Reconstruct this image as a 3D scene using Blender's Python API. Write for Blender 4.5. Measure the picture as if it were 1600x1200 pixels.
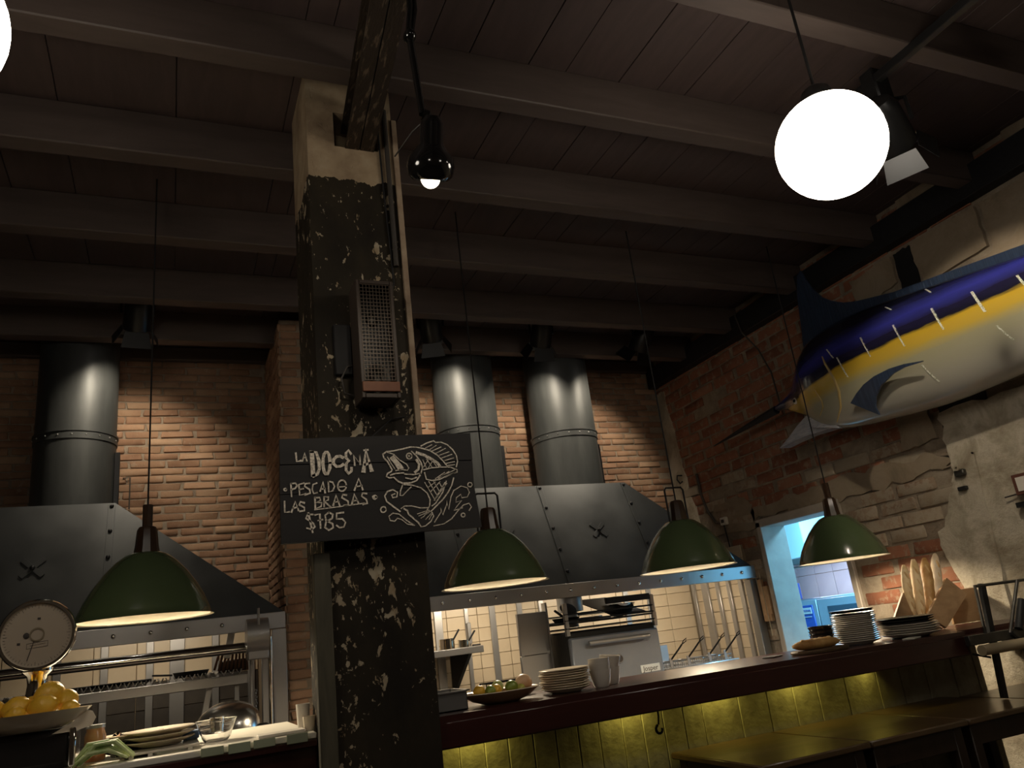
import bpy, bmesh, math, random
from mathutils import Vector, Matrix
random.seed(7)
PI = math.pi
for o in list(bpy.data.objects): bpy.data.objects.remove(o)
SC = bpy.context.scene
COL = SC.collection

# ------------------------------------------------------------------ camera
CAMZ = 1.35
cd = bpy.data.cameras.new('camera'); cam = bpy.data.objects.new('camera', cd); COL.objects.link(cam)
cd.sensor_fit = 'HORIZONTAL'; cd.sensor_width = 36.0; cd.lens = 36.0 * 1208.6855 / 1600.0
cd.clip_start = 0.05
_R = ((0.91708073, -0.38103526, -0.11736727), (0.01591073, 0.32911499, -0.9441558), (0.39838398, 0.86399968, 0.30788757))
right, down, fwd = Vector(_R[0]), Vector(_R[1]), Vector(_R[2])
mw = Matrix.Identity(4)
for i in range(3):
    mw[i][0] = right[i]; mw[i][1] = -down[i]; mw[i][2] = -fwd[i]
mw[2][3] = CAMZ
cam.matrix_world = mw
SC.camera = cam

# ------------------------------------------------------------------ world and exposure
w = bpy.data.worlds.new('night'); SC.world = w; w.use_nodes = True
w.node_tree.nodes['Background'].inputs[0].default_value = (0.02, 0.018, 0.02, 1)
w.node_tree.nodes['Background'].inputs[1].default_value = 0.2
SC.view_settings.view_transform = 'Standard'
try: SC.view_settings.look = 'None'
except Exception: pass
SC.view_settings.gamma = 1.0
SC.view_settings.exposure = 0.0
SC.view_settings.use_curve_mapping = False

# light levels (each belongs to a lamp built below)
GLOBE_E = 11.0          # opal globe emission
PEND_W = 55.0          # bulbs in the green pendants
WALL_SPOT_W = 135.0    # track spots by the back wall
FISH_SPOT_W = 150.0    # track spot that lights the fish
HOOD_W = 11.0           # tubes under the hoods
BLUE_W = 240.0          # ceiling panel of the back kitchen
LED_W = .5            # under-bar lamps
ARM_W = 1.0            # black arm lamp

# ------------------------------------------------------------------ helpers
WL = {}
def link(o, parent=None):
    COL.objects.link(o)
    if parent is not None: o.parent = parent
def thing(name, label, cat, loc=(0, 0, 0), group=None):
    o = bpy.data.objects.new(name, None); o.empty_display_size = 0.05
    COL.objects.link(o); o.location = loc; WL[o] = Vector(loc)
    o['label'] = label; o['category'] = cat
    if group: o['group'] = group
    return o
def tag(o, label, cat, group=None):
    o['label'] = label; o['category'] = cat
    if group: o['group'] = group
    return o
def dup(root, delta, label=None, group=None, rotz=0.0):
    r = root.copy(); COL.objects.link(r)
    r.location = root.location + Vector(delta); r.rotation_euler.z += rotz
    WL[r] = WL[root] + Vector(delta)
    if label: r['label'] = label
    if group: r['group'] = group
    for ch in list(root.children):
        c = ch.copy(); COL.objects.link(c); c.parent = r
        for g in list(ch.children):
            d = g.copy(); COL.objects.link(d); d.parent = c
    return r
def V(*a): return Vector(a)
def basis(d):
    d = Vector(d).normalized()
    a = Vector((0, 0, 1)) if abs(d.z) < 0.95 else Vector((1, 0, 0))
    u = d.cross(a).normalized(); return u, d.cross(u).normalized(), d

class MB:
    def __init__(s): s.v = []; s.f = []; s.mi = []; s.cur = 0
    def add(s, vs, fs):
        b = len(s.v); s.v += [tuple(p) for p in vs]; s.f += [tuple(i + b for i in f) for f in fs]
        s.mi += [s.cur] * len(fs); return s
    def box(s, x0, x1, y0, y1, z0, z1, ch=0.0, m=None):
        c = ((x0 + x1) / 2, (y0 + y1) / 2, (z0 + z1) / 2); h = (abs(x1 - x0) / 2, abs(y1 - y0) / 2, abs(z1 - z0) / 2)
        return s.obox(c, h, m, ch)
    def obox(s, c, h, m=None, ch=0.0):
        c = Vector(c); pts = []; fs = []
        ch = min(ch, 0.45 * min(h))
        T = (lambda p: c + (m @ Vector(p))) if m is not None else (lambda p: c + Vector(p))
        sg = [(x, y, z) for x in (-1, 1) for y in (-1, 1) for z in (-1, 1)]
        if ch <= 0:
            vs = [T((a * h[0], b * h[1], d * h[2])) for a, b, d in sg]
            return s.add(vs, [(0, 1, 3, 2), (4, 6, 7, 5), (0, 4, 5, 1), (2, 3, 7, 6), (0, 2, 6, 4), (1, 5, 7, 3)])
        idx = {}
        for q in sg:
            for a in range(3):
                idx[(q, a)] = len(pts)
                pts.append(T([q[k] * (h[k] - (0 if k == a else ch)) for k in range(3)]))
        for a in range(3):
            b, d = (a + 1) % 3, (a + 2) % 3
            for sa in (-1, 1):
                r = []
                for sb, sd in ((-1, -1), (1, -1), (1, 1), (-1, 1)):
                    q = [0, 0, 0]; q[a] = sa; q[b] = sb; q[d] = sd; r.append(idx[(tuple(q), a)])
                fs.append(r)
            for sb in (-1, 1):
                for sd in (-1, 1):
                    q1 = [0, 0, 0]; q1[a] = -1; q1[b] = sb; q1[d] = sd; q2 = list(q1); q2[a] = 1
                    q1, q2 = tuple(q1), tuple(q2)
                    fs.append((idx[(q1, b)], idx[(q2, b)], idx[(q2, d)], idx[(q1, d)]))
        for q in sg: fs.append((idx[(q, 0)], idx[(q, 1)], idx[(q, 2)]))
        return s.add(pts, fs)
    def tube(s, pts, r, n=8, cap=True, closed=False):
        pts = [Vector(p) for p in pts]; k = len(pts)
        rs = r if isinstance(r, (list, tuple)) else [r] * k
        u = None; vs = []; fs = []
        for i in range(k):
            if closed: d = pts[(i + 1) % k] - pts[i - 1]
            else: d = pts[min(i + 1, k - 1)] - pts[max(i - 1, 0)]
            d.normalize()
            if u is None: u = basis(d)[0]
            else:
                u = u - d * u.dot(d)
                u = u.normalized() if u.length > 1e-6 else basis(d)[0]
            w_ = d.cross(u)
            for j in range(n):
                a = 2 * PI * j / n; vs.append(pts[i] + (u * math.cos(a) + w_ * math.sin(a)) * rs[i])
        m = k if closed else k - 1
        for i in range(m):
            for j in range(n):
                a, b = i * n + j, i * n + (j + 1) % n; i2 = (i + 1) % k
                fs.append((a, b, i2 * n + (j + 1) % n, i2 * n + j))
        if cap and not closed:
            fs.append(tuple(range(n))); fs.append(tuple((k - 1) * n + j for j in range(n)))
        return s.add(vs, fs)
    def lathe(s, prof, c, n=24, axis=(0, 0, 1), closed=False):
        c = Vector(c); ax = Vector(axis).normalized()
        if abs(ax.z) > .999: u, w_ = Vector((1, 0, 0)), Vector((0, 1, 0)) * (1 if ax.z > 0 else -1)
        else: u, w_, _ = basis(ax)
        vs = []; fs = []; rows = []
        for r, h in prof:
            if r < 1e-6: rows.append([len(vs)]); vs.append(c + ax * h)
            else:
                rows.append(list(range(len(vs), len(vs) + n)))
                for j in range(n):
                    a = 2 * PI * j / n; vs.append(c + ax * h + (u * math.cos(a) + w_ * math.sin(a)) * r)
        seq = list(zip(rows[:-1], rows[1:]))
        if closed: seq.append((rows[-1], rows[0]))
        for A, B in seq:
            for j in range(n):
                k = (j + 1) % n
                if len(A) == 1 and len(B) == 1: continue
                if len(A) == 1: fs.append((A[0], B[k], B[j]))
                elif len(B) == 1: fs.append((A[j], A[k], B[0]))
                else: fs.append((A[j], A[k], B[k], B[j]))
        return s.add(vs, fs)
    def sphere(s, c, r, nu=16, nv=10, m=None):
        if not isinstance(r, (tuple, list)): r = (r, r, r)
        c = Vector(c); vs = []; fs = []
        for i in range(nv + 1):
            t = PI * i / nv
            for j in range(nu):
                a = 2 * PI * j / nu
                p = Vector((r[0] * math.sin(t) * math.cos(a), r[1] * math.sin(t) * math.sin(a), r[2] * math.cos(t)))
                vs.append(c + (m @ p if m is not None else p))
        for i in range(nv):
            for j in range(nu):
                k = (j + 1) % nu
                fs.append((i * nu + j, i * nu + k, (i + 1) * nu + k, (i + 1) * nu + j))
        return s.add(vs, fs)
    def prism(s, poly, ext):
        poly = [Vector(p) for p in poly]; e = Vector(ext); n = len(poly)
        vs = poly + [p + e for p in poly]
        fs = [tuple(range(n)), tuple(range(2 * n - 1, n - 1, -1))] + [(i, (i + 1) % n, n + (i + 1) % n, n + i) for i in range(n)]
        return s.add(vs, fs)
    def ribbon(s, pts, wd, nrm, th):
        # a thin flat stroke with thickness th along nrm
        pts = [Vector(p) for p in pts]; nrm = Vector(nrm).normalized(); k = len(pts); L = []; Rr = []
        for i in range(k):
            d = (pts[min(i + 1, k - 1)] - pts[max(i - 1, 0)]).normalized(); sd = d.cross(nrm).normalized()
            p = pts[i]
            if i == 0: p = p - d * wd * .3
            if i == k - 1: p = p + d * wd * .3
            wj = wd * random.uniform(.8, 1.15)
            L.append(p + sd * wj / 2); Rr.append(p - sd * wj / 2)
        vs = L + Rr + [p + nrm * th for p in L + Rr]; fs = []
        for i in range(k - 1):
            fs.append((2 * k + i, 2 * k + i + 1, 3 * k + i + 1, 3 * k + i))
            fs.append((i, i + 1, 2 * k + i + 1, 2 * k + i)); fs.append((k + i + 1, k + i, 3 * k + i, 3 * k + i + 1))
        return s.add(vs, fs)
    def mesh(s, name, mats, smooth=40, off=None, recalc=True):
        me = bpy.data.meshes.new(name)
        vs = s.v if off is None else [(p[0] - off[0], p[1] - off[1], p[2] - off[2]) for p in s.v]
        me.from_pydata(vs, [], s.f)
        for m in (mats if isinstance(mats, (list, tuple)) else [mats]): me.materials.append(m)
        if any(s.mi): me.polygons.foreach_set('material_index', s.mi)
        if recalc:
            bm = bmesh.new(); bm.from_mesh(me); bmesh.ops.remove_doubles(bm, verts=bm.verts, dist=1e-5)
            bmesh.ops.recalc_face_normals(bm, faces=bm.faces); bm.to_mesh(me); bm.free()
        if smooth:
            me.shade_smooth(); me.set_sharp_from_angle(angle=math.radians(smooth))
        me.update(); return me
    def build(s, name, mats, parent=None, smooth=40, loc=None):
        off = Vector(loc) if loc is not None else None
        base = WL.get(parent, Vector((0, 0, 0))) if parent is not None else Vector((0, 0, 0))
        o = bpy.data.objects.new(name, s.mesh(name, mats, smooth, off if off is not None else base))
        link(o, parent)
        if off is not None: o.location = off - base; WL[o] = off
        else: WL[o] = base
        return o
def struct(name, mb, mats, label=None, smooth=40):
    o = mb.build(name, mats, None, smooth); o['kind'] = 'structure'
    if label: o['label'] = label
    return o

# ------------------------------------------------------------------ materials
def newmat(name):
    m = bpy.data.materials.new(name); m.use_nodes = True
    nt = m.node_tree; return m, nt, nt.nodes['Principled BSDF'], nt.nodes, nt.links
def ramp(nodes, stops, interp='LINEAR'):
    r = nodes.new('ShaderNodeValToRGB'); r.color_ramp.interpolation = interp
    e = r.color_ramp.elements
    while len(e) > 1: e.remove(e[-1])
    for i, (p, c) in enumerate(stops):
        el = e[0] if i == 0 else e.new(p)
        el.position = p; el.color = (c[0], c[1], c[2], 1)
    return r
def noise(nodes, links, vec, scale, detail=4, rough=.55, dist=0):
    n = nodes.new('ShaderNodeTexNoise'); n.inputs['Scale'].default_value = scale; n.inputs['Detail'].default_value = detail
    n.inputs['Roughness'].default_value = rough; n.inputs['Distortion'].default_value = dist
    links.new(vec, n.inputs['Vector']); return n
def bump(nodes, links, h, bsdf, strength, dist=.01):
    b = nodes.new('ShaderNodeBump'); b.inputs['Strength'].default_value = strength; b.inputs['Distance'].default_value = dist
    links.new(h, b.inputs['Height']); links.new(b.outputs[0], bsdf.inputs['Normal'])
def M(name, c, rough=.5, metal=0, c2=None, scale=6, bmp=0, bscale=40, stretch=None, coat=0, trans=0, emit=None, estr=0, detail=5, coord='Object', lo=.35, hi=.65, rvar=0, spec=None):
    m, nt, b, N, L = newmat(name)
    b.inputs['Roughness'].default_value = rough; b.inputs['Metallic'].default_value = metal
    b.inputs['Base Color'].default_value = (*c, 1)
    if coat: b.inputs['Coat Weight'].default_value = coat; b.inputs['Coat Roughness'].default_value = .08
    if trans: b.inputs['Transmission Weight'].default_value = trans; b.inputs['IOR'].default_value = 1.45
    if spec is not None: b.inputs['Specular IOR Level'].default_value = spec
    if emit: b.inputs['Emission Color'].default_value = (*emit, 1); b.inputs['Emission Strength'].default_value = estr
    if c2 or bmp or rvar:
        tc = N.new('ShaderNodeTexCoord'); vec = tc.outputs[coord]
        if stretch:
            mp = N.new('ShaderNodeMapping'); mp.inputs['Scale'].default_value = stretch; L.new(vec, mp.inputs[0]); vec = mp.outputs[0]
        n = noise(N, L, vec, scale, detail)
        if c2:
            r = ramp(N, [(lo, c), (hi, c2)]); L.new(n.outputs[0], r.inputs[0]); L.new(r.outputs[0], b.inputs['Base Color'])
        if rvar:
            mr = N.new('ShaderNodeMapRange'); mr.inputs[1].default_value = .3; mr.inputs[2].default_value = .7
            mr.inputs[3].default_value = rough - rvar; mr.inputs[4].default_value = rough + rvar
            L.new(n.outputs[0], mr.inputs[0]); L.new(mr.outputs[0], b.inputs['Roughness'])
        if bmp:
            n2 = noise(N, L, vec, bscale, 4); bump(N, L, n2.outputs[0], b, bmp)
    return m
def mat_brick(name, cols, mort, smear):
    m, nt, b, N, L = newmat(name); b.inputs['Roughness'].default_value = .88
    g = N.new('ShaderNodeNewGeometry'); oi = N.new('ShaderNodeObjectInfo')
    n1 = noise(N, L, g.outputs['Position'], 5.5, 3)
    ad = N.new('ShaderNodeMath'); ad.operation = 'MULTIPLY_ADD'; ad.inputs[1].default_value = .55
    L.new(oi.outputs['Random'], ad.inputs[0]); 
    sc = N.new('ShaderNodeMath'); sc.operation = 'MULTIPLY_ADD'; sc.inputs[1].default_value = .9; sc.inputs[2].default_value = -.22
    L.new(n1.outputs[0], sc.inputs[0]); L.new(sc.outputs[0], ad.inputs[2])
    r = ramp(N, [(0.05, cols[0]), (.35, cols[1]), (.65, cols[2]), (.95, cols[3])]); L.new(ad.outputs[0], r.inputs[0])
    n2 = noise(N, L, g.outputs['Position'], 16, 6, .65)
    r2 = ramp(N, [(.5 + smear[0], (0, 0, 0)), (.58 + smear[0], (1, 1, 1))]); L.new(n2.outputs[0], r2.inputs[0])
    ms = N.new('ShaderNodeMath'); ms.operation = 'MULTIPLY'; ms.inputs[1].default_value = smear[1]; L.new(r2.outputs[0], ms.inputs[0])
    mx = N.new('ShaderNodeMix'); mx.data_type = 'RGBA'; L.new(ms.outputs[0], mx.inputs[0]); L.new(r.outputs[0], mx.inputs[6]); mx.inputs[7].default_value = (*mort, 1)
    L.new(mx.outputs[2], b.inputs['Base Color'])
    n3 = noise(N, L, g.outputs['Position'], 60, 6, .7); bump(N, L, n3.outputs[0], b, .6, .006)
    return m
def mat_plaster(name, cols, scale=3.0, b1=.6):
    m, nt, b, N, L = newmat(name); b.inputs['Roughness'].default_value = .9
    g = N.new('ShaderNodeNewGeometry')
    n1 = noise(N, L, g.outputs['Position'], scale, 8, .65, .6)
    r = ramp(N, [(.28, cols[0]), (.45, cols[1]), (.58, cols[2]), (.72, cols[3])]); L.new(n1.outputs[0], r.inputs[0]); L.new(r.outputs[0], b.inputs['Base Color'])
    n3 = noise(N, L, g.outputs['Position'], 26, 8, .7); bump(N, L, n3.outputs[0], b, b1, .012)
    return m
def mat_column():
    m, nt, b, N, L = newmat('column_flaked_paint'); 
    g = N.new('ShaderNodeNewGeometry'); sx = N.new('ShaderNodeSeparateXYZ'); L.new(g.outputs['Position'], sx.inputs[0])
    mp = N.new('ShaderNodeMapping'); mp.inputs['Scale'].default_value = (1, 1, .62); L.new(g.outputs['Position'], mp.inputs[0])
    dark = noise(N, L, mp.outputs[0], 6, 6, .6)
    rd = ramp(N, [(.3, (.012, .0085, .005)), (.55, (.024, .018, .010)), (.75, (.036, .026, .014))]); L.new(dark.outputs[0], rd.inputs[0])
    fl = noise(N, L, mp.outputs[0], 19, 6, .62, .5); big = noise(N, L, mp.outputs[0], 2.4, 2, .5)
    ad = N.new('ShaderNodeMath'); ad.operation = 'MULTIPLY_ADD'; ad.inputs[1].default_value = .32; L.new(big.outputs[0], ad.inputs[0]); L.new(fl.outputs[0], ad.inputs[2])
    # more wear towards the lower half of the post
    rf = ramp(N, [(.764, (0, 0, 0)), (.782, (1, 1, 1))]); L.new(ad.outputs[0], rf.inputs[0])
    f2 = noise(N, L, mp.outputs[0], 48, 4, .6); a2 = N.new('ShaderNodeMath'); a2.operation = 'MULTIPLY_ADD'; a2.inputs[1].default_value = .45; L.new(big.outputs[0], a2.inputs[0]); L.new(f2.outputs[0], a2.inputs[2])
    r2 = ramp(N, [(.893, (0, 0, 0)), (.91, (1, 1, 1))]); L.new(a2.outputs[0], r2.inputs[0])
    mxm = N.new('ShaderNodeMath'); mxm.operation = 'MAXIMUM'; L.new(rf.outputs[0], mxm.inputs[0]); L.new(r2.outputs[0], mxm.inputs[1])
    cr = noise(N, L, mp.outputs[0], 20, 3); rc = ramp(N, [(.35, (.30, .22, .13)), (.6, (.42, .36, .26))]); L.new(cr.outputs[0], rc.inputs[0])
    mx = N.new('ShaderNodeMix'); mx.data_type = 'RGBA'; L.new(mxm.outputs[0], mx.inputs[0]); L.new(rd.outputs[0], mx.inputs[6]); L.new(rc.outputs[0], mx.inputs[7])
    # bare cream band at the top
    eg = noise(N, L, g.outputs['Position'], 9, 5, .6)
    zz = N.new('ShaderNodeMath'); zz.operation = 'MULTIPLY_ADD'; zz.inputs[1].default_value = .12; L.new(eg.outputs[0], zz.inputs[0]); L.new(sx.outputs[2], zz.inputs[2])
    gt = N.new('ShaderNodeMath'); gt.operation = 'GREATER_THAN'; gt.inputs[1].default_value = 3.41; L.new(zz.outputs[0], gt.inputs[0])
    pw = noise(N, L, g.outputs['Position'], 7, 6); rw = ramp(N, [(.3, (.23, .16, .10)), (.55, (.40, .30, .19)), (.7, (.46, .37, .25))]); L.new(pw.outputs[0], rw.inputs[0])
    m2 = N.new('ShaderNodeMix'); m2.data_type = 'RGBA'; L.new(gt.outputs[0], m2.inputs[0]); L.new(mx.outputs[2], m2.inputs[6]); L.new(rw.outputs[0], m2.inputs[7])
    L.new(m2.outputs[2], b.inputs['Base Color']); b.inputs['Roughness'].default_value = .72; b.inputs['Specular IOR Level'].default_value = .25
    hb = N.new('ShaderNodeMath'); hb.operation = 'MULTIPLY_ADD'; hb.inputs[1].default_value = -.5; L.new(rf.outputs[0], hb.inputs[0]); L.new(dark.outputs[0], hb.inputs[2])
    bump(N, L, hb.outputs[0], b, .5, .008)
    return m
def mat_fish():
    m, nt, b, N, L = newmat('fish_paint'); b.inputs['Roughness'].default_value = .22
    b.inputs['Coat Weight'].default_value = .8; b.inputs['Coat Roughness'].default_value = .05
    g = N.new('ShaderNodeNewGeometry'); sx = N.new('ShaderNodeSeparateXYZ'); L.new(g.outputs['Position'], sx.inputs[0])
    mp = N.new('ShaderNodeMapping'); mp.inputs['Scale'].default_value = (6, 1.5, 9); L.new(g.outputs['Position'], mp.inputs[0])
    n = noise(N, L, mp.outputs[0], 3, 5)
    a = N.new('ShaderNodeMath'); a.operation = 'MULTIPLY_ADD'; a.inputs[1].default_value = .05; a.inputs[2].default_value = -.025; L.new(n.outputs[0], a.inputs[0])
    z = N.new('ShaderNodeMath'); z.operation = 'ADD'; L.new(a.outputs[0], z.inputs[0]); L.new(sx.outputs[2], z.inputs[1])
    hy = N.new('ShaderNodeMapRange'); hy.inputs[1].default_value = 3.75; hy.inputs[2].default_value = 4.5; hy.inputs[3].default_value = 0; hy.inputs[4].default_value = .09; L.new(sx.outputs[1], hy.inputs[0])
    z2 = N.new('ShaderNodeMath'); z2.operation = 'ADD'; L.new(z.outputs[0], z2.inputs[0]); L.new(hy.outputs[0], z2.inputs[1])
    mr = N.new('ShaderNodeMapRange'); mr.inputs[1].default_value = 2.32; mr.inputs[2].default_value = 3.22; L.new(z2.outputs[0], mr.inputs[0])
    r = ramp(N, [(0.0, (.40, .38, .36)), (.25, (.36, .34, .28)), (.42, (.33, .31, .20)), (.50, (.52, .36, .05)), (.575, (.55, .36, .03)), (.60, (.010, .010, .022)), (.655, (.016, .014, .05)), (.74, (.035, .04, .28)), (.80, (.02, .022, .12)), (.86, (.006, .007, .018))])
    L.new(mr.outputs[0], r.inputs[0]); L.new(r.outputs[0], b.inputs['Base Color'])
    n2 = noise(N, L, g.outputs['Position'], 30, 3); bump(N, L, n2.outputs[0], b, .06, .004)
    return m
def mat_wood(name, c1, c2, rough=.5, scale=3, stretch=(1, 8, 8), coat=0):
    m, nt, b, N, L = newmat(name); b.inputs['Roughness'].default_value = rough
    if coat: b.inputs['Coat Weight'].default_value = coat; b.inputs['Coat Roughness'].default_value = .15
    tc = N.new('ShaderNodeTexCoord'); oi = N.new('ShaderNodeObjectInfo')
    mp = N.new('ShaderNodeMapping'); mp.inputs['Scale'].default_value = stretch; L.new(tc.outputs['Object'], mp.inputs[0])
    ad = N.new('ShaderNodeVectorMath'); ad.operation = 'ADD'; L.new(mp.outputs[0], ad.inputs[0]); L.new(oi.outputs['Random'], ad.inputs[1])
    n = noise(N, L, ad.outputs[0], scale, 6, .6, .5)
    r = ramp(N, [(.3, c1), (.7, c2)]); L.new(n.outputs[0], r.inputs[0]); L.new(r.outputs[0], b.inputs['Base Color'])
    bump(N, L, n.outputs[0], b, .15, .004)
    return m

m_ceil = mat_wood('ceiling_board_paint', (.058, .038, .034), (.080, .054, .048), .6, 3, (6, 1, 6))
m_joist = mat_wood('joist_paint', (.066, .047, .039), (.088, .064, .054), .6, 3, (1, 6, 6))
m_mortar = mat_plaster('mortar', ((.17, .13, .10), (.24, .19, .14), (.30, .24, .18), (.34, .28, .21)), 8, .8)
m_brick = mat_brick('back_wall_brick', ((.20, .105, .060), (.29, .165, .10), (.36, .22, .135), (.42, .28, .18)), (.38, .30, .22), (.08, .5))
m_mortar_r = mat_plaster('old_mortar', ((.15, .12, .09), (.23, .18, .13), (.30, .245, .18), (.36, .30, .23)), 6, 1.0)
m_brick_r = mat_brick('old_red_brick', ((.15, .055, .03), (.22, .085, .045), (.27, .11, .06), (.30, .15, .09)), (.30, .24, .17), (.03, .55))
m_brick_s = mat_brick('mortar_smeared_brick', ((.20, .12, .075), (.26, .18, .12), (.30, .235, .165), (.33, .27, .20)), (.33, .275, .205), (-.06, .8))
m_plaster = mat_plaster('old_plaster', ((.23, .185, .125), (.40, .345, .255), (.55, .495, .39), (.37, .315, .23)), 4.5, 1.0)
m_concrete = mat_plaster('concrete_patch', ((.16, .12, .08), (.24, .185, .125), (.28, .22, .155), (.21, .165, .115)), 3.5, .5)
m_black = M('black_steel_beam', (.006, .006, .007), .6, 0, bmp=.3, bscale=25)
m_blackpl = M('black_plastic', (.008, .008, .008), .35)
m_blackgloss = M('black_enamel', (.006, .006, .006), .12, coat=.5)
m_column = mat_column()
m_rust = M('flaked_channel_steel', (.035, .024, .016), .5, .3, c2=(.16, .12, .08), scale=18, lo=.56, hi=.64, bmp=.4, bscale=40, stretch=(3, .6, 3))
m_cream = M('cream_painted_trim', (.42, .32, .22), .7, c2=(.25, .17, .11), scale=10)
m_hood = M('blackened_hood_steel', (.045, .048, .050), .42, .3, c2=(.062, .066, .068), scale=3, rvar=.08, bmp=.04, bscale=20)
m_hoodd = M('blackened_rivet', (.03, .03, .032), .4, .6)
m_duct = M('grey_duct_steel', (.045, .048, .048), .5, .3, c2=(.058, .062, .061), scale=5, stretch=(4, 4, .8))
m_steel = M('brushed_steel', (.44, .43, .42), .32, .7, c2=(.38, .37, .365), scale=1.5, detail=1)
m_steeld = M('dull_steel', (.30, .295, .29), .42, .8, c2=(.25, .245, .24), scale=2, detail=1)
m_chrome = M('chrome', (.8, .78, .74), .1, 1)
m_tile = M('cream_wall_tile', (.50, .40, .275), .32, c2=(.60, .50, .36), scale=2.2, coord='Object', bmp=.05, bscale=14)
m_tile2 = M('back_kitchen_tile', (.55, .52, .58), .25, c2=(.6, .58, .62), scale=3)
m_grout = M('grout', (.24, .19, .13), .9)
m_green = M('green_enamel', (.070, .100, .046), .2, c2=(.080, .112, .054), scale=3, coat=.4)
m_enam = M('white_enamel_inside', (.80, .76, .64), .35, c2=(.70, .62, .46), scale=6)
m_bakelite = M('brown_bakelite_cap', (.02, .012, .008), .3, c2=(.05, .025, .012), scale=8)
m_cord = M('black_cord', (.008, .007, .007), .7)
m_opal = M('lit_opal_glass', (.9, .85, .75), .3, emit=(1, .90, .76), estr=GLOBE_E)
m_bulb = M('lit_bulb', (.9, .85, .75), .3, emit=(1, .86, .66), estr=5.5)
m_lens = M('lit_spot_lens', (.9, .85, .75), .3, emit=(1, .92, .82), estr=5)
m_barw = mat_wood('dark_red_bar_wood', (.030, .006, .005), (.050, .012, .009), .32, 2.5, (.8, 8, 8), coat=.35)
m_yell = M('cream_paint_boards', (.20, .17, .115), .6, c2=(.34, .31, .22), scale=9, bmp=.5, bscale=22, lo=.3, hi=.6)
m_table = mat_wood('worn_brown_table_wood', (.075, .045, .02), (.14, .085, .04), .35, 2.5, (1.2, 6, 6), coat=.25)
m_tabled = mat_wood('dark_table_wood', (.022, .012, .007), (.04, .022, .012), .45, 3, (6, 6, 1))
m_board = mat_wood('black_sign_board', (.005, .004, .004), (.013, .010, .009), .6, 3, (1, 8, 8))
m_chalk = M('chalk_paint', (.88, .80, .68), .85, c2=(.50, .44, .36), scale=150, coord='Object', lo=.45, hi=.60)
m_white = M('white_china', (.62, .57, .50), .18, coat=.3)
m_offw = M('cream_china', (.66, .56, .42), .22, coat=.2)
m_darkplate = M('dark_glazed_plate', (.02, .018, .017), .25, coat=.3)
m_lemon = M('lemon_peel', (.75, .40, .02), .38, c2=(.80, .48, .05), scale=5, bmp=.25, bscale=90)
m_lime = M('lime_peel', (.12, .20, .02), .35, c2=(.24, .30, .04), scale=6, bmp=.2, bscale=90)
m_mango = M('pale_fruit', (.72, .50, .30), .45, c2=(.65, .34, .16), scale=5)
m_glass = M('clear_glass', (.95, .95, .95), .05, trans=1)
m_crust = M('bread_crust', (.46, .25, .09), .7, c2=(.62, .45, .25), scale=14, bmp=.5, bscale=35, lo=.4, hi=.6)
m_crustd = M('baked_loaf_crust', (.34, .16, .04), .55, c2=(.52, .31, .11), scale=12, bmp=.5, bscale=40)
m_crate = mat_wood('pale_crate_wood', (.33, .19, .09), (.47, .30, .16), .6, 2.5, (1.5, 8, 8))
m_gun = M('gunmetal_frame', (.06, .058, .052), .4, .7, c2=(.1, .095, .085), scale=12)
m_roll = M('pale_wood_roller', (.42, .34, .22), .5)
m_frame = M('white_door_frame', (.42, .37, .31), .5, c2=(.36, .31, .26), scale=8)
m_blue = M('pale_blue_paint', (.62, .74, .80), .5)
m_bluesteel = M('cool_oven_steel', (.45, .5, .55), .35, .6)
m_bluepanel = M('blue_control_panel', (.02, .07, .35), .3)
m_label = M('pale_label', (.6, .62, .62), .4)
m_darkglass = M('dark_oven_glass', (.05, .07, .09), .08)
m_floor = M('dark_floor', (.05, .035, .028), .5, c2=(.07, .05, .04), scale=3)
m_roomwall = mat_plaster('far_room_plaster', ((.10, .075, .05), (.14, .11, .08), (.17, .13, .095), (.13, .10, .07)), 1.5, .3)
m_iron = M('black_iron', (.012, .012, .012), .55, .4, bmp=.15, bscale=60)
m_finblue = M('dark_blue_fin', (.016, .024, .05), .3, c2=(.03, .05, .09), scale=6, coat=.4, stretch=(1, 14, 1))
m_jaw = M('silver_blue_jaw', (.34, .36, .42), .25, c2=(.50, .50, .54), scale=8, coat=.4, stretch=(3, 2, 8))
m_stripe = M('pale_stripe_paint', (.72, .72, .64), .4, c2=(.30, .30, .20), scale=130, lo=.5, hi=.55)
m_gold = M('gold_gill_paint', (.55, .42, .18), .25, .3)
m_eye = M('fish_eye', (.55, .5, .38), .1, coat=.8)
m_pupil = M('fish_pupil', (.003, .003, .003), .1)
m_brownwood = M('orange_brown_wood_strip', (.20, .075, .03), .5, c2=(.15, .05, .02), scale=10)
m_dial = M('dial_face', (.40, .33, .25), .45)
m_print = M('dark_print', (.04, .03, .025), .6)
m_leaf = M('spring_onion_green', (.22, .34, .09), .45, c2=(.55, .62, .30), scale=9, stretch=(2, 2, 2))
m_paper = M('white_paper', (.66, .62, .55), .7)
m_towel = M('white_towel', (.6, .55, .5), .9, bmp=.3, bscale=120)
m_tag = M('pale_green_tag', (.42, .46, .32), .5)
m_bristle = M('brown_bristles', (.12, .06, .035), .9)
m_cable = M('grey_cable', (.05, .042, .035), .6)
m_red = M('red_brick_dust', (.25, .08, .05), .7)

# ================================================================== STRUCTURE
XR, YW, ZC, XL, YF = 4.64, 6.5, 3.92, -4.2, -3.6
JZ = 3.70
BARF, BARZ = 2.98, 1.10

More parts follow.
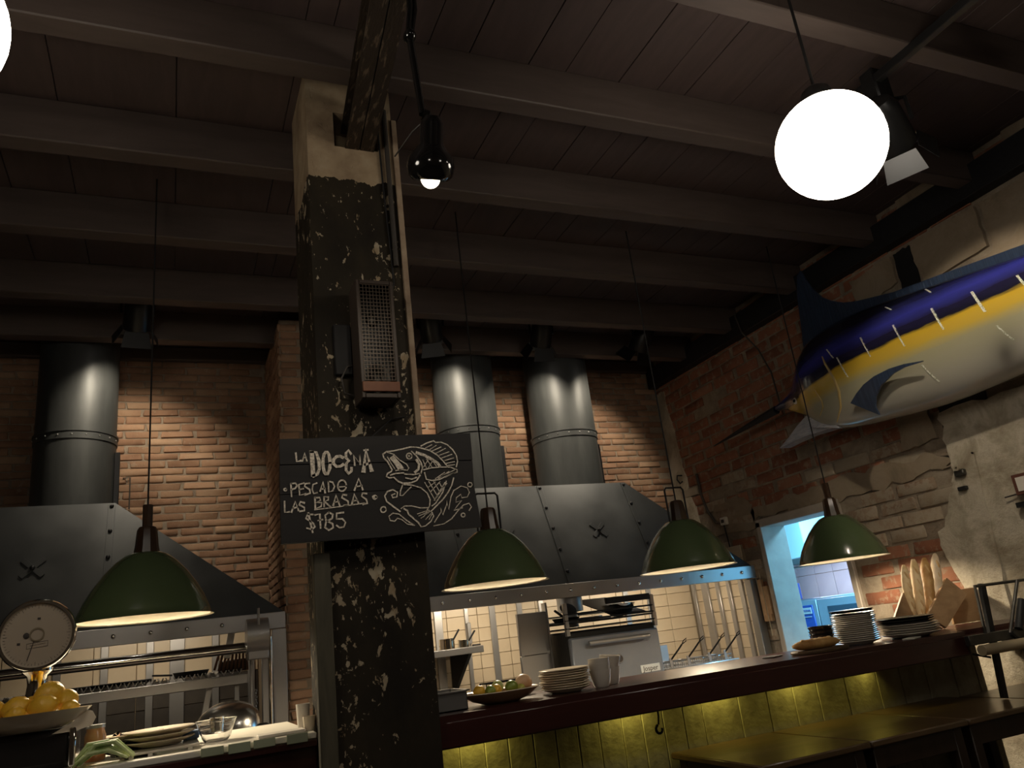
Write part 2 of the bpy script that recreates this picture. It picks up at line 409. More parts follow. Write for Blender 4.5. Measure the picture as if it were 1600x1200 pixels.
struct('floor', MB().box(XL - .2, 9.5, YF - .2, 9.0, -.1, 0), m_floor, 'dark floor of the restaurant')
struct('wall_left', MB().box(XL - .15, XL, YF, YW, 0, 4.2), m_roomwall, 'plain plaster wall at the far left')
struct('wall_front', MB().box(XL, XR, YF - .15, YF, 0, 4.2), m_roomwall, 'plain plaster wall behind the viewer')
ceil = struct('ceiling', MB().box(XL - .15, XR + .3, YF - .15, YW + .3, ZC + .03, ZC + .12), m_ceil, 'dark painted board ceiling')
x = XL; first = None; k = 0
while x < XR:
    wd = random.choice((.17, .2, .23, .23, .3)) if x > .8 else random.choice((.12, .3, .42, .5, .5))
    x2 = min(x + wd, XR)
    dz = random.uniform(0, .004)
    MB().box(x + .0015, x2 - .0015, YF, YW, ZC + dz, ZC + .028, .002).build('ceiling_board', m_ceil, ceil, loc=(x, 2, ZC))
    x = x2
for y in (-3.0, -2.2, -1.4, -.6, .22, 1.04, 1.85, 2.66, 3.44, 4.23, 5.06, 5.76):
    MB().box(XL, XR, y, y + .105, JZ, ZC + .004, .006).build('joist', m_joist, ceil, loc=(0, y, JZ))

# ---- bricks
def brick_mesh(name, mat, L_, H_, seed):
    rr = random.Random(seed); mb = MB()
    mb.obox((0, 0, 0), (L_ / 2, .03, H_ / 2), None, .007)
    mb.v = [(p[0] + rr.uniform(-.007, .007), p[1] + rr.uniform(-.004, .004), p[2] + rr.uniform(-.0045, .0045)) for p in mb.v]
    me = mb.mesh(name, mat, 60); return me, mb
CH, BL = .060, .256
class Bricks:
    def __init__(s, mat, n=12, L_=.246, H_=.052):
        s.var = [brick_mesh('brick', mat, L_ * (1 if i < n - 2 else .5), H_, 100 + i) for i in range(n)]; s.n = n; s.mat = mat
    def one(s, parent, pos, ang, half, sx=1.0, sz=1.0):
        me = s.var[s.n - 2 + random.randrange(2) if half else random.randrange(s.n - 2)][0]
        o = bpy.data.objects.new('brick', me); COL.objects.link(o); o.parent = parent
        o.location = Vector(pos) - WL.get(parent, Vector((0, 0, 0)))
        o.rotation_euler = (random.uniform(-.01, .01), random.uniform(-.012, .012), ang); o.scale = (sx, 1, sz)
    def bulk(s, mb, pos, ang, half, sx=1.0, sz=1.0):
        src = s.var[s.n - 2 + random.randrange(2) if half else random.randrange(s.n - 2)][1]
        c, sn = math.cos(ang), math.sin(ang)
        mb.add([(pos[0] + c * p[0] * sx - sn * p[1], pos[1] + sn * p[0] * sx + c * p[1], pos[2] + p[2] * sz) for p in src.v], src.f)
BB = Bricks(m_brick); BR = Bricks(m_brick_r, 12, .315, .084); BS_ = Bricks(m_brick_s, 12, .315, .084)

# ---- back wall
wb = struct('wall_back', MB().box(XL, XR + .3, YW, YW + .2, 0, 4.0), m_mortar, 'brick back wall of the kitchen behind the hoods')
CHIM = ((-.655, .262), (2.36, .272), (3.30, .297))
cand = []
row = 0; z = 1.60
while z < 3.80:
    off = (row % 2) * BL / 2 + random.uniform(-.03, .03)
    x = -1.62 + off
    while x < XR:
        cx = x + BL / 2
        if not (.70 < cx < 1.28) and cx < XR - .06:
            hid = any(abs(cx - a) < r - .13 and z > 2.4 for a, r in CHIM)
            low = z < (2.45 if cx > 1.3 else (2.30 if cx < -.2 else 2.30 - .55 * (cx + .2)))
            cand.append((hid or low, cx, z))
        x += BL
    z += CH; row += 1
vis = [c for c in cand if not c[0]]
bulk = MB()
random.shuffle(vis)
vis.sort(key=lambda c: -(1 if c[2] < 3.70 else 0))
for i, (h, cx, z) in enumerate(vis + [c for c in cand if c[0]]):
    p = (cx, YW + .020 + random.uniform(-.003, .003), z + .026); sx = random.uniform(.92, 1.02)
    if i < 300: BB.one(wb, p, 0, False, sx)
    else: BB.bulk(bulk, p, 0, False, sx)
ob = bulk.build('brickwork', m_brick, wb, 60); ob['kind'] = 'stuff'; ob['label'] = 'remaining rows of tan bricks in the back wall'
struct('trim_1', MB().box(XL, XR, YW - .06, YW + .02, 3.80, ZC, .01), m_joist, 'dark timber along the top of the back wall')

# brick pillar between the two hoods
pil = struct('wall_pillar', MB().box(.70, 1.26, 5.53, YW + .05, 0, 3.80), m_mortar, 'brick pillar standing between the two kitchen hoods')
row = 0; z = .95; pb = MB()
while z < 3.76:
    shift = (row % 2)
    for (c, a, half) in ([((.83, 5.547), 0, False), ((1.11, 5.547), 0, False)] if shift else [((.76, 5.547), 0, True), ((.97, 5.547), 0, False), ((1.19, 5.547), 0, True)]):
        BB.one(pil, (c[0], c[1], z + .026), a, half, random.uniform(.94, 1.02))
    for yy in ([5.66, 5.92, 6.18, 6.4] if shift else [5.58, 5.78, 6.05, 6.31]):
        BB.one(pil, (.719, yy, z + .026), PI / 2, yy < 5.6 or yy > 6.35, .98)
    z += CH; row += 1

# ---- right wall with the doorway
DY0, DY1, DZ = 4.47, 5.33, 2.0
mb = MB()
mb.box(XR, XR + .22, YF, DY0, 0, 4.0); mb.box(XR, XR + .22, DY1, YW + .2, 0, 4.0); mb.box(XR, XR + .22, DY0, DY1, DZ, 4.0)
wr = struct('wall_right', mb, m_mortar_r, 'old brick and plaster wall on the right')
cr = []; row = 0; z = .86; CR_ = .098
def plastered(y, z):
    edge = 3.62 + .10 * math.sin(z * 9.1) + .05 * math.sin(z * 23) + (.0 if z < 2.0 else -.1)
    if y < edge and z < 2.36: return True
    if y < 2.55: return True
    return False
while z < 3.84:
    y = 2.4 + (row % 2) * .167 + random.uniform(-.03, .03)
    while y < YW - .05:
        cy = y + .16
        inner = (DY0 - .21 < cy < DY1 + .21 and z < DZ + .05)
        tilez = cy > 5.62 and z < 1.75
        band = 3.55 < z < 3.83          # behind the steel beam
        if not inner and not tilez and not plastered(cy, z) and not (z > 2.25 and cy < 3.45 and z < 3.6):
            p = .92
            if z < 1.95 and cy > 3.5: p = .97 if z < 1.62 else .95    # mortar-smeared zone
            if 1.95 < z < 2.12: p = .10                    # cement band over the door
            if cy > 5.35 and z < 2.4: p = .75
            if random.random() < p: cr.append((band, cy, z))
        y += .335
    z += CR_; row += 1
cr.sort(key=lambda c: (c[0], c[1]))
bulk = MB()
for i, (h, cy, z) in enumerate(cr):
    dp = random.uniform(-.003, .004)
    p = (XR + .022 + dp, cy, z + .045); sx = random.uniform(.86, 1.03); sz = random.uniform(.95, 1.12)
    smear = (1.50 < z < 2.25 and cy < 4.6 and random.random() < (.9 if z > 1.62 else .3)) or (cy > 5.3 and z < 2.5 and random.random() < .5)
    if smear: BS_.one(wr, (p[0] - .004, p[1], p[2]), PI / 2, False, sx, sz)
    elif i < 300: BR.one(wr, p, PI / 2, False, sx, sz)
    else: BR.bulk(bulk, p, PI / 2, False, sx, sz)
if bulk.v:
    ob = bulk.build('brickwork', m_brick_r, wr, 60); ob['kind'] = 'stuff'; ob['label'] = 'remaining old red bricks in the right wall'
# strip of bricks beside the door, below the hanging boards
def patch(name, poly, mat, th, jag=.02, seed=1, nsub=6):
    rr = random.Random(seed); pts = []
    n = len(poly)
    for i in range(n):
        a, b = poly[i], poly[(i + 1) % n]
        for k in range(nsub):
            t = k / nsub; j = jag if k else jag * .5
            pts.append((XR - th, a[0] + (b[0] - a[0]) * t + rr.uniform(-j, j), a[1] + (b[1] - a[1]) * t + rr.uniform(-j, j)))
    MB().prism(pts, (th + .01, 0, 0)).build(name, mat, wr, 30)
patch('plaster_patch', [(YF, .0), (3.66, .0), (3.70, .7), (3.58, 1.3), (3.66, 1.62), (3.50, 1.85), (3.42, 2.05), (3.40, 2.42), (2.5, 2.40), (YF, 2.4)], m_plaster, .022, .022, 3, 8)
patch('plaster_patch', [(4.40, 2.03), (5.4, 2.06), (5.4, 2.16), (4.5, 2.19), (3.42, 2.17), (3.44, 2.06)], m_concrete, .014, .028, 4, 12)
patch('plaster_patch', [(6.12, 1.75), (6.5, 1.75), (6.5, 3.55), (6.34, 3.55), (6.28, 2.9), (6.20, 2.4)], m_plaster, .014, .02, 5)
patch('plaster_patch', [(5.40, 1.98), (5.95, 2.0), (5.9, 2.28), (5.55, 2.30), (5.38, 2.2)], m_concrete, .014, .02, 6)
patch('concrete_patch', [(2.75, 3.30), (3.22, 3.26), (3.24, 3.58), (2.75, 3.58)], m_concrete, .03, .008, 7)
patch('concrete_patch', [(YF, 2.45), (3.0, 2.45), (3.0, 3.22), (2.72, 3.26), (2.72, 3.58), (YF, 3.58)], m_concrete, .02, .01, 8)
patch('concrete_patch', [(3.46, 2.26), (3.74, 2.24), (3.72, 2.60), (3.48, 2.62)], m_concrete, .026, .012, 9)
patch('concrete_patch', [(3.42, 3.38), (3.78, 3.30), (3.80, 3.56), (3.42, 3.58)], m_concrete, .02, .012, 10)
patch('concrete_patch', [(2.95, 3.80), (3.25, 3.80), (3.25, 3.92), (2.95, 3.92)], m_concrete, .03, .008, 11)
patch('concrete_patch', [(1.6, 3.82), (2.45, 3.82), (2.45, 3.92), (1.6, 3.92)], m_concrete, .03, .008, 12)
patch('painted_recess_shade', [(3.07, 2.25), (3.40, 2.25), (3.42, 2.62), (3.07, 2.64)], m_black, .012, .01, 13)  # flat black patches on the wall face, painting the shade of recesses
patch('painted_recess_shade', [(3.26, 3.22), (3.40, 3.24), (3.40, 3.58), (3.26, 3.58)], m_black, .012, .01, 14)
patch('plaster_seam', [(3.33, .9), (3.36, .9), (3.30, 1.5), (3.26, 2.1), (3.24, 2.1), (3.28, 1.5)], m_plaster, .034, .008, 15)
# steel beam along the wall
struct('trim_2', MB().box(XR - .10, XR + .01, YF, YW - .02, 3.62, 3.82, .006), m_black, 'black steel beam running along the top of the right wall')

# door frame, jamb
d1 = thing('door_1', 'white framed open doorway to the blue lit back kitchen', 'door', (XR, (DY0 + DY1) / 2, 0)); d1['kind'] = 'structure'
del d1['category']
t = .055
MB().box(XR - .03, XR + .24, DY1 - t + .045, DY1 + .045, 0, DZ + .03, .006).build('door_jamb', m_frame, d1)
MB().box(XR - .03, XR + .24, DY0 - .045, DY0 - .045 + t, 0, DZ + .03, .006).build('door_jamb', m_frame, d1)
MB().box(XR - .03, XR + .24, DY0 - .045, DY1 + .045, DZ - .02, DZ + .05, .006).build('door_lintel', m_frame, d1)

# ---- back kitchen beyond the door
XB = 7.2
mb = MB(); mb.box(XR + .22, XB + .2, 8.2, 8.35, 0, 2.8); mb.box(XR + .22, XB + .2, 3.35, 3.5, 0, 2.8); mb.box(XB, XB + .15, 3.5, 8.2, 0, 2.8)
struct('wall_backroom', mb, m_blue, 'pale walls of the back kitchen')
mb = MB(); mb.box(XR + .22, XB, 3.5, 8.2, 2.7, 2.78)
struct('ceiling_backroom', mb, m_blue, 'pale ceiling of the back kitchen')
struct('wall_partition', MB().box(4.88, 5.2, 5.78, 5.95, 0, 2.7, .005), m_blue, 'pale blue wall end just inside the doorway')
tw = struct('wall_tiles', MB().box(XB - .03, XB, 3.5, 8.2, .9, 1.92), m_grout, 'white tiled wall in the back kitchen')
tm = MB().box(-.006, .006, -.144, .144, -.144, .144, .004).mesh('tile', m_tile2)
for i in range(13):
    for j in range(3):
        o = bpy.data.objects.new('tile', tm); COL.objects.link(o); o.parent = tw; o.location = (XB - .033, 4.7 + i * .293, 1.19 + j * .293)
# extraction hood in the back room
h = thing('extractor_hood', 'blue lit box hood hanging over the back kitchen oven', 'hood', (6.6, 6.3, 1.9))
MB().box(6.28, 7.15, 6.62, 7.6, 1.79, 2.66, .01).build('hood_body', m_blue, h)
MB().box(6.24, 7.15, 6.3, 7.64, 1.72, 1.79, .008).build('hood_rim', m_steeld, h)
# combi oven
ov = thing('combi_oven', 'blue lit combination oven seen through the doorway', 'oven', (6.7, 6.5, .3))
MB().box(6.42, 7.15, 5.70, 7.12, .35, 1.36, .012).build('oven_body', m_bluesteel, ov)
MB().box(6.40, 6.42, 6.77, 7.10, .42, 1.34, .004).build('control_front', m_bluesteel, ov)
dr = MB().box(6.385, 6.42, 5.74, 6.745, .42, 1.34, .01).build('oven_door', m_bluesteel, ov)
MB().box(6.378, 6.39, 6.02, 6.60, .58, 1.26, .006).build('oven_window', m_darkglass, dr)
MB().box(6.34, 6.37, 6.655, 6.685, .50, .85, .01).build('oven_handle', m_steel, dr)
cp = MB().box(6.39, 6.40, 6.83, 7.04, .45, 1.29, .003).build('control_panel', m_bluepanel, ov)
mb = MB()
mb.box(6.385, 6.391, 6.85, 7.02, 1.20, 1.265); mb.box(6.385, 6.391, 6.87, 6.99, 1.165, 1.172)
mb.box(6.385, 6.391, 6.85, 7.02, .99, 1.04)
for r in range(4):
    for c in range(3): mb.box(6.385, 6.391, 6.855 + c * .058, 6.895 + c * .058, .92 - r * .06, .965 - r * .06)
mb.build('panel_buttons', m_label, cp)
def text_mesh(name, s, size, mat, parent, loc, rot, ext=.001):
    cu = bpy.data.curves.new('lettering', 'FONT'); cu.body = s; cu.size = size; cu.extrude = ext; cu.align_x = 'CENTER'; cu.align_y = 'CENTER'; cu.resolution_u = 2
    to = bpy.data.objects.new('lettering', cu); COL.objects.link(to)
    dg = bpy.context.evaluated_depsgraph_get(); me = bpy.data.meshes.new_from_object(to.evaluated_get(dg))
    bpy.data.objects.remove(to); me.materials.clear(); me.materials.append(mat)
    o = bpy.data.objects.new(name, me); COL.objects.link(o); o.parent = parent
    o.location = Vector(loc) - WL.get(parent, Vector((0, 0, 0))); o.rotation_euler = rot; return o
text_mesh('lettering', 'RATIONAL', .034, m_bluepanel, cp, (6.3835, 6.935, 1.233), (PI / 2, 0, -PI / 2))
MB().prism([(6.383, 5.62, 1.30), (6.383, 5.66, 1.30), (6.383, 5.64, 1.335)], (.003, 0, 0)).build('warning_sticker', M('yellow_sticker', (.7, .65, .1), .5), dr)
sw = thing('switch_box', 'small dark switch box on top of the combi oven', 'switch box', (6.5, 7.2, 1.36))
MB().box(6.46, 6.56, 7.12, 7.26, 1.36, 1.54, .008).build('box', m_bluepanel, sw); MB().box(6.452, 6.46, 7.16, 7.22, 1.40, 1.45).build('button', m_label, sw)
lp = thing('ceiling_panel_lamp', 'cool ceiling lamp of the back kitchen', 'lamp', (5.95, 5.2, 2.66))
MB().box(5.55, 6.15, 4.6, 6.0, 2.665, 2.695, .005).build('housing', m_white, lp)
hl = thing('extractor_lamp', 'neutral strip lamp under the back kitchen hood', 'lamp', (6.9, 6.9, 1.70))
MB().box(6.60, 6.68, 6.35, 7.5, 1.70, 1.718, .003).build('housing', m_white, hl)
la = bpy.data.lights.new('extractor_light', 'AREA'); la.shape = 'RECTANGLE'; la.size = .06; la.size_y = 1.1; la.energy = 9; la.color = (.86, .86, 1)
lo = bpy.data.objects.new('extractor_light', la); COL.objects.link(lo); lo.parent = hl; lo.location = (-.26, 0, -.006); lo.rotation_euler = (0, -.5, 0)
la = bpy.data.lights.new('back_kitchen_light', 'AREA'); la.shape = 'RECTANGLE'; la.size = .55; la.size_y = 1.3; la.energy = BLUE_W; la.color = (.24, .66, 1.0)
lo = bpy.data.objects.new('back_kitchen_light', la); COL.objects.link(lo); lo.parent = lp; lo.location = (-.1, .1, -.006)

# ---- column with flaked paint, hole and channel beam
CX0, CX1, CY0, CY1 = .515, .905, 2.95, 3.36
mb = MB()
hx0, hx1, hz0, hz1 = .635, .833, 3.52, 3.70
for (a, b, c, d) in ((CX0, hx0, 0, ZC), (hx1, CX1, 0, ZC), (hx0, hx1, 0, hz0), (hx0, hx1, hz1, ZC)):
    mb.box(a, b, CY0, CY1, c, d)
mb.box(hx0, hx1, CY0 + .16, CY1, hz0, hz1)
cl = struct('wall_column', mb, m_column, 'square column with peeling dark paint and a bare cream top', 0)
MB().box(.470, .530, CY0 - .03, CY0 + .02, 0, 1.72, .004).build('corner_board', mat_wood('weathered_corner_board', (.045, .040, .025), (.10, .088, .056), .6, 3, (8, 8, 1)), cl)
MB().box(CX1 - .004, CX1 + .022, CY0 - .012, CY0 + .03, 2.16, 3.70, .003).build('edge_trim', m_cream, cl)
MB().tube([(CX1 - .035, CY0 - .016, 3.74), (CX1 - .033, CY0 - .016, 2.93)], .011, 8).build('conduit_pipe', m_cable, cl)
MB().tube([(CX1 - .07, CY0 - .008, 3.74), (CX1 - .062, CY0 - .008, 3.3), (CX1 - .05, CY0 - .008, 3.0), (CX1 - .048, CY0 - .008, 2.85), (CX1 - .075, CY0 - .02, 2.78)], .004, 6).build('cable', m_cord, cl)
mb = MB()
for s in (-1, 1):     # twin channels forming the beam
    cx = .748 + s * .034
    mb.box(cx - .032, cx + .032, YF, CY0 + .13, 3.515, 3.528, .002); mb.box(cx - .032, cx + .032, YF, CY0 + .13, 3.687, 3.698, .002)
    mb.box(cx - s * .032, cx - s * .022, YF, CY0 + .13, 3.525, 3.69)
mb.v = [(p[0] + (p[1] - CY0) * .09, p[1], p[2]) for p in mb.v]
ib = struct('trim_3', mb, m_rust, 'flaked double channel steel beam running into the column', 0)

# ---- bar (right) and counter (left)
bar = thing('bar_counter', 'dark red wooden bar top along the open kitchen', 'bar counter', (2.3, 3.2, 0))
mb = MB(); mb.prism([(CX1 - .02, BARF, 1.075), (3.75, BARF, 1.075), (3.75, 3.06, 1.075), (4.55, 3.06, 1.075), (4.55, 3.50, 1.075), (CX1 - .02, 3.50, 1.075)], (0, 0, .025))
mb.build('bar_top', m_barw, bar)
MB().box(CX1 - .02, 3.75, BARF - .004, BARF + .05, .985, 1.079, .006).build('front_apron', m_barw, bar)
MB().box(3.752, 4.54, 3.055, 3.085, 1.02, 1.0745, .004).build('end_apron', m_barw, bar)
wbar = struct('wall_bar', MB().box(CX1 + .0, 4.36, 3.43, 3.50, 0, 1.074), m_grout, 'low cream boarded wall under the bar')
x = CX1
while x < 4.36:
    wd = random.uniform(.105, .12) if x < 2.3 else random.uniform(.16, .24)
    x2 = min(4.36, x + wd)
    MB().box(x + .0015, x2 - .0015, 3.415, 3.432, .0, 1.072, .004).build('wall_board', m_yell, wbar, loc=(x, 3.42, .5)); x = x2
def led(x, lab, vis=False):
    l = thing('under_bar_lamp', lab, 'lamp', (x, 3.345, .985), 'lamps under the bar')
    MB().box(x - .10, x + .10, 3.335, 3.375, 1.058, 1.0745, .004).build('housing', m_steeld, l)
    a = bpy.data.lights.new('under_bar_light', 'AREA'); a.shape = 'RECTANGLE'; a.size = .18; a.size_y = .03; a.energy = LED_W; a.color = (1.0, .84, .16); a.spread = 2.6
    o = bpy.data.objects.new('under_bar_light', a); COL.objects.link(o); o.parent = l; o.location = (0, .005, .07); o.rotation_euler = (.35, 0, 0)
led(1.18, 'steel lamp under the bar nearest the column'); led(1.95, 'steel lamp under the bar above the hanging hook'); led(2.45, 'steel lamp under the bar above the left table'); led(2.95, 'steel lamp under the bar above the middle table'); led(3.5, 'steel lamp under the bar above the right table')
hk = thing('cable_hook', 'curled black hook hanging below the bar front', 'hook', (1.985, 3.2, .9))
MB().tube([(1.985, 3.2, 1.07), (1.985, 3.2, .94), (1.978, 3.2, .905)], .004, 6).build('cord', m_cord, hk)
MB().tube([(1.978 + .016 * math.cos(a), 3.2, .888 + .018 * math.sin(a)) for a in [PI * .6 + i * .5 for i in range(10)]], .006, 6).build('hook', m_cord, hk)
mf = thing('metal_bracket', 'flat steel bracket strip under the right end of the bar', 'bracket', (3.62, 3.36, .94))
MB().box(3.50, 3.74, 3.30, 3.40, .968, .98, .003).build('strip', m_steel, mf)

lc = thing('serving_counter', 'white topped serving counter with dark red front on the left', 'counter', (-1, 3.5, 0))
MB().box(-2.6, .50, 3.18, 4.00, 1.078, 1.10, .004).build('counter_top', M('white_counter', (.76, .72, .62), .3), lc)
MB().box(-2.6, .50, 3.172, 3.20, 1.052, 1.077, .003).build('edge_strip', m_barw, lc)
MB().box(-2.6, .50, 3.20, 3.98, 0, 1.055, .004).build('counter_body', m_barw, lc)
for i, xx in enumerate((.10, .19, .275, .39)):
    MB().box(xx, xx + .075, 3.1655, 3.171, 1.078 - (i % 2) * .004, 1.106, .001).build('shelf_tag', m_tag, lc)

# ---- wooden tables in front of the bar
def table(x0, x1, lab):
    t = thing('wooden_table', lab, 'table', ((x0 + x1) / 2, 3.1, 0), 'wooden tables along the bar wall')
    MB().box(x0 + .003, x1 - .003, 2.755, 3.405, .722, .75, .006).build('table_top', m_table, t)
    MB().box(x0 + .03, x1 - .03, 2.785, 2.805, .63, .722, .003).build('apron', m_tabled, t)
    MB().box(x0 + .03, x0 + .05, 2.805, 3.38, .63, .722, .003).build('apron', m_tabled, t)
    MB().box(x1 - .05, x1 - .03, 2.805, 3.38, .63, .722, .003).build('apron', m_tabled, t)
    for px in (x0 + .055, x1 - .055):
        for py in (2.81, 3.35): MB().box(px - .028, px + .028, py - .028, py + .028, 0, .722, .004).build('leg', m_tabled, t)
table(2.14, 2.73, 'brown wooden table nearest the yellow lit wall, leftmost of the row')
table(2.73, 3.335, 'brown wooden table in the middle of the row under the bar')
table(3.335, 3.95, 'brown wooden table at the right end of the row under the bar')
tb = thing('wooden_table', 'dark wooden table farthest right by the plaster wall', 'table', (4.2, 3.0, 0), 'wooden tables along the bar wall')
MB().box(3.96, 4.58, 2.60, 3.30, .722, .75, .006).build('table_top', m_table, tb)
for px in (4.02, 4.52):
    for py in (2.66, 3.24): MB().box(px - .028, px + .028, py - .028, py + .028, 0, .722, .004).build('leg', m_tabled, tb)

# ================================================================== KITCHEN HOODS
HY0, HYT, HZ0, HZT = 5.50, 5.85, 1.68, 2.525
def hood_y(z): return HY0 + (HYT - HY0) * (z - HZ0) / (HZT - HZ0)
SL = math.atan2(HYT - HY0, HZT - HZ0)
def hood(name, label, a0, a1, t0, t1, strips, marks, riv0, riv1):
    h = thing(name, label, 'hood', ((a0 + a1) / 2, 6.0, HZ0))
    Yb = YW - .025; th = .012
    mb = MB()
    def shell(k):
        return [(a0 + k, HY0 + k, HZ0), (a1 - k, HY0 + k, HZ0), (a1 - k, Yb, HZ0), (a0 + k, Yb, HZ0), (t0 + k, HYT + k, HZT - k), (t1 - k, HYT + k, HZT - k), (t1 - k, Yb, HZT - k), (t0 + k, Yb, HZT - k)]
    mb.add(shell(0) + shell(th), [(0, 1, 5, 4), (1, 2, 6, 5), (3, 0, 4, 7), (4, 5, 6, 7), (8, 12, 13, 9), (9, 13, 14, 10), (11, 15, 12, 8), (12, 15, 14, 13), (0, 8, 9, 1), (1, 9, 10, 2), (3, 11, 8, 0), (2, 10, 11, 3)])
    mb.build('hood_shell', m_hood, h, 20)
    rot = Matrix.Rotation(-SL, 3, 'X')
    L = math.hypot(HYT - HY0, HZT - HZ0)
    for xs in strips:
        zc = (HZ0 + HZT) / 2
        st = MB().obox((xs, hood_y(zc) - .004, zc), (.022, .004, L / 2 - .005), rot, .001).build('seam_strip', m_hood, h)
        for k in range(5):
            z = HZ0 + .10 + k * .18
            MB().sphere((xs, hood_y(z) - .010, z), .014, 10, 6).build('rivet', m_hoodd, st)
    for xm in marks:
        z = 2.10; q = MB()
        for s in (-1, 1):
            m3 = rot @ Matrix.Rotation(s * PI / 4, 3, 'Y')
            q.obox((xm, hood_y(z) - .006, z), (.085, .004, .016), m3, .002)
        mk = q.build('cross_brace', m_hood, h); MB().sphere((xm, hood_y(z) - .017, z), .016, 10, 6).build('rivet', m_hoodd, mk)
    bd = MB().box(a0, a1, HY0 - .035, HY0 - .004, 1.578, 1.682, .003).build('steel_band', m_steel, h)
    x = riv0
    while x < riv1:
        MB().sphere((x, HY0 - .037, 1.632), .0145, 10, 6).build('band_rivet', m_chrome, bd); x += .2055
    return h
hL = hood('kitchen_hood', 'black riveted steel hood over the charcoal grill on the left', -2.6, .685, -2.6, -.366, [-.385, -1.24], [-.80], -.324 - 10 * .2055, .66)
hR = hood('kitchen_hood', 'black riveted steel hood over the oven right of the column', 1.275, 4.585, 1.65, 3.667, [3.645, 2.825, 2.005], [2.415, 3.235], 1.354, 4.56)
def duct(cx, r, zr, lab, left):
    d = thing('chimney_duct', lab, 'chimney', (cx, 6.2, HZT), 'grey steel chimney ducts')
    MB().lathe([(r, HZT - .002), (r, ZC - .004)], (cx, 6.16, 0), 40).build('duct_tube', m_duct, d)
    MB().lathe([(r, zr - .03), (r + .007, zr - .028), (r + .007, zr + .022), (r + .013, zr + .024), (r + .013, zr + .036), (r, zr + .04)], (cx, 6.16, 0), 40).build('joint_band', m_duct, d)
    mb = MB()
    for k in range(9):
        a = PI + .25 + k * (PI - .5) / 8; mb.sphere((cx + (r + .008) * math.cos(a), 6.16 + (r + .008) * math.sin(a), zr), .006, 6, 4)
    mb.build('joint_screws', m_steel, d)
    MB().box(cx + r - .005, cx + r + .03, 6.10, 6.13, HZT, HZT + .42, .003).build('rear_bracket', m_hoodd, d)
duct(-.655, .262, 3.03, 'wide grey chimney duct over the left grill hood', 1)
duct(2.36, .272, 3.05, 'grey chimney duct just right of the column, behind the sign', 0)
duct(3.30, .297, 3.00, 'grey chimney duct farther right, nearer the fish wall', 0)

# ---- tiles behind the cooking line
m_soot = M('sooty_tile', (.018, .014, .011), .6, c2=(.05, .04, .03), scale=4)
def tiles(x0, x1, z0, z1, w_, h_, name, lab, soot=False):
    p = struct(name, MB().box(x0, x1, 6.455, 6.50, z0, z1), m_grout, lab)
    me = MB().box(-w_ / 2 + .002, w_ / 2 - .002, -.006, .006, -h_ / 2 + .0015, h_ / 2 - .0015, .003).mesh('tile', m_tile)
    me2 = MB().box(-w_ / 2 + .002, w_ / 2 - .002, -.006, .006, -h_ / 2 + .0015, h_ / 2 - .0015, .003).mesh('tile', m_soot) if soot else None
    nx, nz = int((x1 - x0) / w_), int((z1 - z0) / h_)
    for i in range(nx):
        for j in range(nz):
            o = bpy.data.objects.new('tile', me); COL.objects.link(o); o.parent = p
            o.location = (x0 + (i + .5) * w_, 6.452 + random.uniform(-.001, .001), z0 + (j + .5) * h_)
            if soot and z0 + (j + .5) * h_ < 1.30: o.data = me2
    return p
tiles(1.28, 4.60, .80, 1.88, .275, .108, 'wall_tiled', 'cream tiled wall behind the oven under the right hood')
tiles(-1.6, .69, .80, 1.88, .275, .18, 'wall_grill', 'cream tiled wall behind the charcoal grill', True)
# tiles returning along the right wall
p = struct('wall_return', MB().box(XR - .03, XR, 5.62, 6.46, .80, 1.88), m_grout, 'cream tiled return at the right end of the kitchen')
me = MB().box(-.006, .006, -.136, .136, -.0525, .0525, .003).mesh('tile', m_tile)
for i in range(3):
    for j in range(10):
        o = bpy.data.objects.new('tile', me); COL.objects.link(o); o.parent = p; o.location = (XR - .033, 5.76 + i * .275, .854 + j * .108)
def strip(x, w_, y0=6.43, z0=.885, z1=1.62, lab='', parent=None):
    return MB().box(x - w_ / 2, x + w_ / 2, y0, y0 + .02, z0, z1, .003)
rk = thing('shelf_rail', 'row of upright steel rails fixed over the cream tiles behind the oven', 'rails', (2.9, 6.43, .8))
for xs, ww in ((2.03, .07), (2.28, .035), (2.515, .055), (2.77, .05), (2.98, .05), (3.85, .05), (4.10, .05)):
    strip(xs, ww).build('rail', m_steel, rk)
for yy, ww in ((6.40, .05), (6.22, .10), (6.03, .05), (5.87, .05), (5.70, .05)):
    MB().box(XR - .062, XR - .042, yy - ww / 2, yy + ww / 2, .885, 1.66, .003).build('rail', m_steel, rk)
rl = thing('shelf_rail', 'row of upright steel rails over the tiles behind the grill', 'rails', (-.2, 6.43, .8))
for xs, ww in ((-.72, .05), (-.43, .05), (-.14, .05), (-.27 + .31, .10), (.30, .05), (.55, .05)):
    strip(xs, ww).build('rail', m_steeld, rl)
ep = thing('steel_end_post', 'upright dark steel post at the right end of the hood', 'post', (XR - .06, 5.55, 0))
MB().box(XR - .10, XR - .02, 5.505, 5.585, .0, 1.575, .004).build('post', m_steeld, ep)
MB().box(XR - .11, XR - .015, 5.495, 5.595, .0, .02, .004).build('foot', m_steeld, ep)

